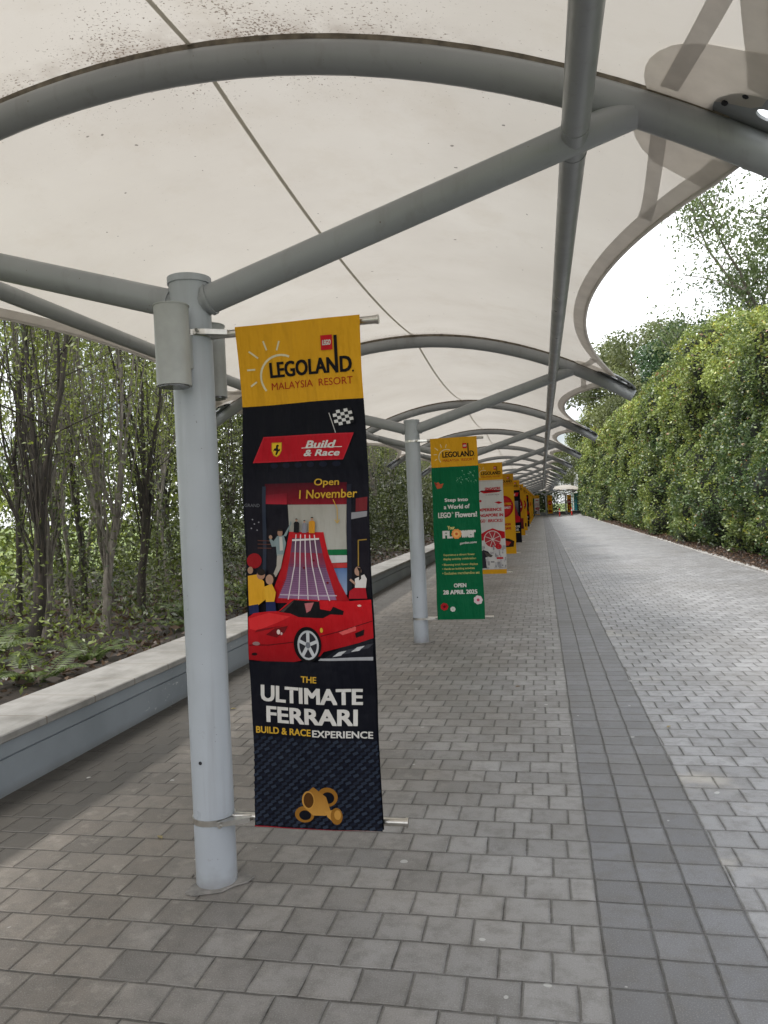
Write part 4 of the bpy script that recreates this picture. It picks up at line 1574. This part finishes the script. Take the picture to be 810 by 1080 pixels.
# ------------------------------------------------------------------ trees
def branchy(seed, height, r0, fork_z, nstem, spread, lean=(0, 0), twigs=9, upright=0.8, shoots=0, rmin=.004):
    """returns (MB of wood, array of leaf anchor points, directions)"""
    r = random.Random(seed)
    mb = MB()
    anchors = []

    def limb(p, d, length, rad, seg, wob, up_):
        pts, rads = [p.copy()], [rad]
        for i in range(seg):
            d = (d + Vector((r.gauss(0, wob), r.gauss(0, wob), r.gauss(0, wob * .5) + up_))).normalized()
            p = p + d * length / seg
            pts.append(p.copy())
            rads.append(max(rmin, rad * (1 - 0.82 * (i + 1) / seg)))
        return pts, rads, d
    # trunk
    p = Vector((0, 0, -0.05))
    d = Vector((lean[0], lean[1], 1)).normalized()
    pts, rads = [p.copy()], [r0 * 1.35]
    nseg = 7
    for i in range(nseg):
        d = (d + Vector((r.gauss(0, .07), r.gauss(0, .07), 0.05))).normalized()
        p = p + d * (fork_z + 0.05) / nseg
        pts.append(p.copy())
        rads.append(r0 * (1.05 - 0.30 * (i + 1) / nseg))
    mb.tube(pts, rads, 10)
    for k in range(nstem):
        a = 2 * math.pi * k / nstem + r.uniform(-.5, .5)
        st = pts[-1 - (k % 3)]
        d = Vector((math.cos(a) * spread, math.sin(a) * spread, r.uniform(.6, 1.1))).normalized()
        L = (height - fork_z) * r.uniform(.65, 1.05)
        q_, rr, _ = limb(st, d, L, r0 * r.uniform(.28, .50), 10, .15, .10 * upright)
        mb.tube(q_, rr, 6)
        for t in range(twigs):
            j = r.randint(2, len(q_) - 1)
            a2 = r.uniform(0, 2 * math.pi)
            d2 = Vector((math.cos(a2), math.sin(a2), r.uniform(.1, 1.0))).normalized()
            q2, r2, _ = limb(q_[j], d2, r.uniform(.5, 1.5) * (1.15 - .06 * j) * height / 8, max(.006, rr[j] * .45), 5, .16, .05)
            mb.tube(q2, r2, 4, caps=False)
            anchors += q2[2:]
        anchors += q_[5:]
    for k in range(shoots):
        a = r.uniform(0, 6.28)
        st = pts[-1 - r.randint(0, 3)] + Vector((math.cos(a), math.sin(a), 0)) * r0 * .8
        d = Vector((math.cos(a) * .12, math.sin(a) * .12, 1)).normalized()
        q_, rr, _ = limb(st, d, (height - fork_z) * r.uniform(.4, .9), r.uniform(.007, .015), 9, .13, .30)
        mb.tube(q_, rr, 4, caps=False)
        anchors += q_[4:]
    return mb, anchors


def leaves_at(anchors, per, spread, L, W, c_lo, c_hi, seed, droop=0.0):
    r = np.random.default_rng(seed)
    A_ = np.repeat(np.array([tuple(a) for a in anchors]), per, axis=0)
    n = len(A_)
    Cc = A_ + r.normal(0, spread, (n, 3))
    D = unit(r.normal(size=(n, 3)) + np.array([0, 0, -droop]))
    f = np.clip(np.repeat(r.random(len(anchors)), per) * .6 + r.random(n) * .4, 0, 1)[:, None]
    cc = np.array(c_lo) * (1 - f) + np.array(c_hi) * f
    ll = L * r.uniform(.6, 1.3, n)
    V, Q, K = leaf_arrays(Cc, D, ll, ll * W, cc, r)
    return np_mesh('crown', V, Q, K, 'leaf')


def make_tree(name, bark, wood, anchors, leafargs):
    root = empty(name, (0, 0, 0))
    wood.build('trunk', bark, root, fix=False)
    link('crown', leaves_at(anchors, *leafargs), root)
    return root


gl, gh = (0.045, 0.070, 0.014), (0.31, 0.36, 0.055)
protoL = []
for i, (seed, h, r0, fz, ns, sp, lean, bark) in enumerate([
        (1, 8.5, 0.085, 1.9, 5, .30, (.08, .14), 'bark_dark'), (2, 8.0, 0.060, 2.2, 4, .22, (-.06, .05), 'bark_pale'),
        (3, 8.8, 0.068, 1.7, 4, .30, (.05, -.02), 'bark_pale'), (4, 7.6, 0.070, 1.9, 5, .24, (.0, .04), 'bark_dark'), (5, 9.0, 0.055, 2.6, 4, .2, (.06, .02), 'bark_pale'),
        (6, 8.0, 0.038, 3.2, 3, .16, (-.05, .03), 'bark_pale'), (7, 8.6, 0.045, 2.6, 3, .2, (.06, -.05), 'bark_dark')]):
    wood, an = branchy(seed, h, r0, fz, ns, sp, lean, 10, 3.2, 16 if i < 5 else 7)
    protoL.append(make_tree('slender_tree', bark, wood, an, (8, 0.23, 0.066, 0.42, gl, gh, 50 + i, 0.3)))

spots = [  # x, y, proto, scale, label
    (-6.15, 8.0, 0, 1.0, 'dark leaning tree with forking top nearest the left end of the low wall'),
    (-6.45, 8.75, 1, 0.95, 'thin tree just right of the dark leaning tree behind the low wall'),
    (-6.1, 9.6, 2, 1.0, 'pale forked tree rising between the dark leaning tree and the near post'),
    (-6.2, 10.75, 3, 1.0, 'dark cut-back tree with many pale shoots left of the near post'),
    (-7.2, 11.6, 4, 1.0, 'slim pale tree close behind the near post')]
rr_ = random.Random(12)
for k in range(46):
    y = 5.5 + k * 1.75 + rr_.uniform(-.5, .5)
    x = -rr_.uniform(5.6, 8.0) if k % 2 else -rr_.uniform(8.0, 11.5)
    if y < 20: x -= 3.2
    spots.append((x, y, rr_.randrange(7), rr_.uniform(.85, 1.2), None))
for k in range(9):
    y = 8.4 + k * 1.05
    spots.append((-6.6 - .17 * (y - 8) - rr_.uniform(0, 1.6), y, 5 + k % 2, rr_.uniform(.8, 1.1), None))
usedp = set()
for (x, y, pi_, scl, lab) in spots:
    if pi_ not in usedp:
        o = protoL[pi_]
        usedp.add(pi_)
    else:
        o = copy_tree(protoL[pi_])
    o.location = (x, y, 0.18)
    o.scale = (scl, scl, scl)
    o.rotation_euler = (0, 0, 0 if lab else rr_.uniform(0, 6.28))
    tag(o, lab or 'one of many slender grey-stemmed trees deeper in the woodland', 'tree', 'slender trees behind the low wall')


# woodland mass further back and shrub layer
def woodland():
    r = np.random.default_rng(77)
    n = 200000
    y = -6 + 146 * r.random(n) ** 1.25
    x = -r.uniform(10.5, 18, n)
    wide = r.random(n) < np.clip((y - 70) / 40, 0, .6)
    x = np.where(wide, -r.uniform(5.0, 18, n), x)
    z = 0.1 + r.random(n) ** 0.8 * (7.5 + 3 * vnoise(y * .3, x * .3, 61))
    dens = vnoise(y * .45, z * .35, 62) * .6 + vnoise(y * 1.3, z * 1.1, 63) * .4
    keep = dens > np.where(y < 20, 0.60, np.where(y < 25, 0.42, 0.26)) - np.where(y < 18, 0.08, np.where(y < 20, 0.16, 0.30)) * np.clip(1 - z / 4.5, 0, 1)
    x, y, z = x[keep], y[keep], z[keep]
    n = len(x)
    th = np.clip((y - S_BEND) / R_BEND, 0, 2)
    x, y = np.where(th > 0, R_BEND * (1 - np.cos(th)) + x * np.cos(th), x), np.where(th > 0, S_BEND + R_BEND * np.sin(th) - x * np.sin(th), y)
    Cc = np.stack([x, y, z], 1)
    f = np.clip(vnoise(y * .8, z * .8, 64) + r.normal(0, .2, n), 0, 1)[:, None]
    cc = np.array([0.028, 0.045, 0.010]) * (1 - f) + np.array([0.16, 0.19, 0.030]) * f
    cc = cc * np.interp(y, [17, 21, 27], [3.0, 1.6, .45])[:, None]  # backlit glow painted into the leaf colour: brightest near, dimmed farther along
    ll = r.uniform(.14, .32, n)
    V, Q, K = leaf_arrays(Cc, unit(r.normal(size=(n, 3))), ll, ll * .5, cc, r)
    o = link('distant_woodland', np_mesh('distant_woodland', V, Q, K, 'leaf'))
    tag(o, 'green mass of woodland foliage far behind the low wall', 'woodland', kind='stuff')
    # dense growth on the outside of the bend
    n = 90000
    sd_ = r.uniform(74, 112, n)
    lt = -r.uniform(5.2, 14, n)
    th = np.clip((sd_ - S_BEND) / R_BEND, 0, 2)
    x = np.where(th > 0, R_BEND * (1 - np.cos(th)) + lt * np.cos(th), lt)
    y = np.where(th > 0, S_BEND + R_BEND * np.sin(th) - lt * np.sin(th), sd_)
    z = .1 + r.random(n) ** .9 * (5.5 + 3.5 * vnoise(x * .4, y * .4, 81))
    f = r.random(n)[:, None]
    cc = np.array([0.022, 0.036, 0.010]) * (1 - f) + np.array([0.10, 0.13, 0.03]) * f
    ll = r.uniform(.25, .55, n)
    V, Q, K = leaf_arrays(np.stack([x, y, z], 1), unit(r.normal(size=(n, 3))), ll, ll * .5, cc, r)
    o = link('bend_thicket', np_mesh('bend_thicket', V, Q, K, 'leaf'))
    tag(o, 'dark thicket on the outer side of the bend behind the far banners', 'thicket', kind='stuff')
    # shrubs and saplings
    n = 210000
    y = 2 + 110 * r.random(n) ** 1.5
    x = -r.uniform(4.5, 10.5, n)
    hmax = 0.6 + 3.6 * vnoise(y * .8, x * .8, 65) ** 1.4 + np.clip((-x - 5.5) * .22, 0, 1.2) + np.clip((y - 11) * .12, 0, 1.2)
    z = 0.2 + r.random(n) ** 1.15 * hmax
    keep = (vnoise(y * 1.7, z * 1.7, 66) * .5 + vnoise(y * .7, x * .9, 67) * .5 > 0.40) & ~((x > -5.6) & (z > 0.8))
    x, y, z = x[keep], y[keep], z[keep]
    n = len(x)
    f = np.clip(vnoise(y * 1.1, z * 1.1 + x, 68) + r.normal(0, .2, n), 0, 1)[:, None]
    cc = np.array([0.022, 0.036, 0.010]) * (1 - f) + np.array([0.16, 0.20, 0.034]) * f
    cc = cc * np.interp(y, [8, 11, 15], [1.25, .9, .5])[:, None]  # near shrub leaves coloured brighter as if backlit, darker beyond
    ll = np.clip(.075 * (y / 9) ** .5, .06, .2) * r.uniform(.6, 1.4, n)
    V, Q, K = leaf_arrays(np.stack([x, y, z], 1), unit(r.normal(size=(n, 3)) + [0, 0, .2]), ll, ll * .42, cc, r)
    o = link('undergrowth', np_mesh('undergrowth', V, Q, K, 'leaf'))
    tag(o, 'leafy undergrowth and saplings between the woodland trees', 'undergrowth', kind='stuff')
    # brown fallen leaves and dead fronds on the soil
    n = 16000
    y = 2 + 60 * r.random(n) ** 1.6
    x = -r.uniform(4.2, 9.5, n)
    z = 0.26 + 0.16 * (vnoise(x * 1.3, y * 1.3, 5) - .5) + 0.10 * (vnoise(x * 4.3, y * 4.3, 6) - .5) + r.exponential(.05, n)
    f = r.random(n)[:, None]
    cc = np.array([0.03, 0.02, 0.013]) * (1 - f) + np.array([0.12, 0.075, 0.045]) * f
    ll = r.uniform(.06, .16, n)
    V, Q, K = leaf_arrays(np.stack([x, y, z], 1), unit(r.normal(size=(n, 3)) * [1, 1, .35]), ll, ll * .4, cc, r)
    o = link('leaf_litter', np_mesh('leaf_litter', V, Q, K, 'leaf'))
    tag(o, 'brown fallen leaves on the woodland soil', 'leaf litter', kind='stuff')
    # the same under the hedge
    n = 9000
    y = 10 + 60 * r.random(n) ** 1.5
    x = 4.80 + r.uniform(.0, .9, n)
    z = 0.06 + np.clip(x - 4.95, 0, .4) * .16 + r.exponential(.02, n)
    f = r.random(n)[:, None]
    cc = np.array([0.07, 0.04, 0.025]) * (1 - f) + np.array([0.22, 0.14, 0.09]) * f
    ll = r.uniform(.04, .10, n)
    V, Q, K = leaf_arrays(np.stack([x, y, z], 1), unit(r.normal(size=(n, 3)) * [1, 1, .3]), ll, ll * .45, cc, r)
    o = link('fallen_leaves', np_mesh('fallen_leaves', V, Q, K, 'leaf'))
    tag(o, 'brown fallen leaves on the soil and kerb below the hedge', 'leaf litter', kind='stuff')


woodland()


# ferns behind the wall
def make_fern():
    root = empty('fern', (0, 0, 0))
    r = random.Random(9)
    for k in range(8):
        a = 2 * math.pi * k / 8 + r.uniform(-.3, .3)
        L = r.uniform(.55, .95)
        mb = MB()
        pts = []
        for i in range(9):
            t = i / 8
            pts.append(Vector((math.cos(a) * L * t * .8, math.sin(a) * L * t * .8, L * (.95 * t - .62 * t * t))))
        mb.tube(pts, [.006 * (1 - .8 * i / 8) for i in range(9)], 4, caps=False)
        mb.c = [(.06, .09, .02)] * len(mb.v)
        side = Vector((-math.sin(a), math.cos(a), 0))
        for i in range(1, 24):
            t = i / 24
            f = t * 8
            j = int(f)
            p = pts[j].lerp(pts[min(8, j + 1)], f - j)
            d = (pts[min(8, j + 1)] - pts[j]).normalized()
            wl = .17 * L * math.sin(math.pi * min(1, t * .85 + .16)) + .012
            for sg in (-1, 1):
                tip = p + side * sg * wl + d * wl * .35 - Vector((0, 0, wl * .2))
                g = r.uniform(.7, 1.3)
                mb.add([p - d * .009, p + side * sg * wl * .5 - d * .012, tip, p + side * sg * wl * .5 + d * .016], [(0, 1, 2, 3)], 0, False, (.075 * g, .11 * g, .022 * g))
        mb.build('frond', 'leaf', root, fix=False)
    return root


fern0 = make_fern()
fl = [(-4.75, 6.3, 1.0, 'green fern hanging over the low wall nearest the left end'), (-4.9, 7.4, .9, 'fern behind the low wall below the dark leaning tree'),
      (-4.75, 9.4, .8, 'small fern against the low wall in front of the pale forked tree'),
      (-5.3, 10.6, 1.15, 'large fern in front of the cut-back tree'), (-4.9, 11.9, .9, 'fern in the wall shade just left of the near post'),
      (-6.0, 6.9, 1.5, 'tall bright fern at the left edge among the trees'), (-5.6, 13.5, 1.2, 'fern between the near post and the sports car banner')]
for i, (x, y, s_, lab) in enumerate(fl):
    o = fern0 if i == 0 else copy_tree(fern0)
    o.location = (x, y, 0.24)
    o.scale = (s_,) * 3
    o.rotation_euler = (0, 0, i * 1.3)
    tag(o, lab, 'fern', 'ferns behind the low wall')

# trees beyond the hedge
wood, an = branchy(31, 12.5, 0.17, 4.5, 10, .62, (-.03, 0), 9, .35, 0, .016)
t = make_tree('open_tree', 'bark_pale', wood, an, (60, 0.30, 0.125, 0.45, (0.05, 0.085, 0.025), (0.17, 0.22, 0.07), 91, .6))
t.location = (9.3, 28.5, 0)
t.scale = (1.3,) * 3
tag(t, 'open airy tree with bare pale branches rising over the right end of the hedge', 'tree', 'trees beyond the hedge')


def round_tree(seed, h, rad, lo, hi, nleaf, leaf, squash=0.9):
    r = np.random.default_rng(seed)
    mb = MB()
    mb.tube([(0, 0, -.1), (.05, .03, h * .3), (-.03, .06, h * .6), (0, 0, h * .85)], [.2, .16, .1, .03], 8)
    nb = 26
    cen = unit(r.normal(size=(nb, 3))) * rad * (r.random((nb, 1)) ** .45) * np.array([1, 1, squash]) + np.array([0, 0, h * .68])
    for c in cen:
        mb.tube([(0, 0, min(h * .55, c[2] * .7)), tuple(c * np.array([.5, .5, 1]) * .97), tuple(c)], [.05, .03, .01], 5, caps=False)
    k = r.integers(0, nb, nleaf)
    P = cen[k] + unit(r.normal(size=(nleaf, 3))) * (rad * .33 * r.random((nleaf, 1)) ** .5) * np.array([1, 1, .75])
    f = np.clip(r.random(nb)[k] * .7 + r.random(nleaf) * .4, 0, 1)[:, None]
    cc = np.array(lo) * (1 - f) + np.array(hi) * f
    ll = leaf * r.uniform(.6, 1.4, nleaf)
    V, Q, K = leaf_arrays(P, unit(r.normal(size=(nleaf, 3)) + [0, 0, .2]), ll, ll * .5, cc, r)
    root = empty('broadleaf_tree', (0, 0, 0))
    mb.build('trunk', 'bark_pale', root, fix=False)
    link('crown', np_mesh('crown', V, Q, K, 'leaf'), root)
    return root


kinds = {'dark': round_tree(5, 9.5, 2.2, (.022, .055, .022), (.06, .12, .04), 15000, .16),
         'pale': round_tree(6, 9.0, 2.7, (.07, .10, .035), (.20, .22, .08), 12000, .17),
         'yellow': round_tree(8, 9.5, 3.0, (.09, .13, .03), (.26, .29, .07), 14000, .22)}
far = [('dark', 8.6, 45, 1.32, 'dense dark green tree standing above the hedge under the sky gap'),
       ('pale', 7.6, 70, 2.0, 'pale thin-leaved tree left of the dark tree above the hedge'),
       ('pale', 8.2, 40, 1.0, 'pale low tree right of the dark tree, mostly behind the hedge'),
       ('pale', 8.0, 58, 1.35, 'pale tree between the dark tree and the tallest pale tree'),
       ('yellow', 8.3, 88, 1.45, 'yellow-green tree behind the far part of the hedge'),
       ('yellow', 5.5, 136, 1.35, 'yellow-green tree behind the bend of the canopy'),
       ('yellow', 12.0, 142, 1.5, 'tall yellow-green tree behind the teal building'),
       ('dark', 16.5, 136, 1.4, 'dark tree right of the small teal building'),
       ('pale', -1.5, 142, 1.4, 'pale tree behind the far end of the canopy')]
used = set()
for kn, x, y, s_, lab in far:
    if kn in used: o = copy_tree(kinds[kn])
    else:
        o = kinds[kn]
        used.add(kn)
    o.location = (x, y, 0)
    o.scale = (s_,) * 3
    o.rotation_euler = (0, 0, x * 1.3 + y)
    tag(o, lab, 'tree', 'trees beyond the hedge')

# ------------------------------------------------------------------ small building and markers at the bend
b = empty('kiosk_building', (11.0, 124, 0))
tag(b, 'small teal building with white columns at the far bend of the path', 'building')
mb = MB(); mb.box(-6, 6, 0, 6, 0, 3.1); mb.build('wall', 'teal', b)
mb = MB(); mb.box(-6.4, 6.4, -1.4, 6.3, 3.1, 3.4); mb.build('roof', 'white', b)
for k in range(5):
    mb = MB(); mb.box(-5.4 + k * 2.3, -3.7 + k * 2.3, -0.05, 0.0 - 0.003, 0.15, 2.5); wn_ = mb.build('window', 'glass', b)
    mb = MB(); mb.box(-5.5 + k * 2.3, -3.6 + k * 2.3, -0.08, -0.053, 2.5, 2.6); mb.build('frame', 'white', wn_)
for k in range(6):
    mb = MB(); mb.tube([(-6 + k * 2.4, -1.1, 0), (-6 + k * 2.4, -1.1, 3.1)], .10, 12); mb.build('column', 'white', b)
for (x, y, lab) in ((2.15, 95, 'red post marker on the path nearer the low wall side'), (3.75, 99, 'red post marker on the path nearer the hedge')):
    o = empty('bollard', (x, y, 0))
    tag(o, lab, 'bollard', 'red markers at the bend')
    mb = MB(); mb.tube([(0, 0, 0), (0, 0, .05)], .2, 12); mb.build('base', 'bolt', o)
    mb = MB(); mb.tube([(0, 0, .05), (0, 0, .95), (0, 0, 1.0)], [.08, .07, .04], 12); mb.build('tube', 'red', o)
    mb = MB(); mb.tube([(0, 0, .6), (0, 0, .75)], .08, 12); mb.build('reflective_band', 'white', o)

# a few dry leaves on the paving
rl = random.Random(4)
lf = [(-2.55, 5.05), (-2.9, 6.6), (-1.2, 4.3), (0.9, 6.2), (-0.3, 7.5), (-2.2, 3.9)]
for i, (x, y) in enumerate(lf):
    mb = MB()
    a = rl.uniform(0, 6.28)
    c_, s_ = math.cos(a), math.sin(a)
    pts = [(-.035, 0, .005), (-.01, .014, .012), (.03, .0, .006), (-.01, -.014, .012), (-.005, 0, .004)]
    mb.add([(px_ * c_ - py_ * s_, px_ * s_ + py_ * c_, pz_) for px_, py_, pz_ in pts], [(0, 4, 1), (4, 2, 1), (0, 3, 4), (4, 3, 2)], 0, True, (.34, .28, .12) if i % 2 else (.25, .16, .08))
    o = mb.build('dry_leaf', 'leaf', None, (x, y, .002), fix=False)
    tag(o, 'one of the small dry leaves lying loose on the pavers', 'leaf', 'dry leaves on the pavers')
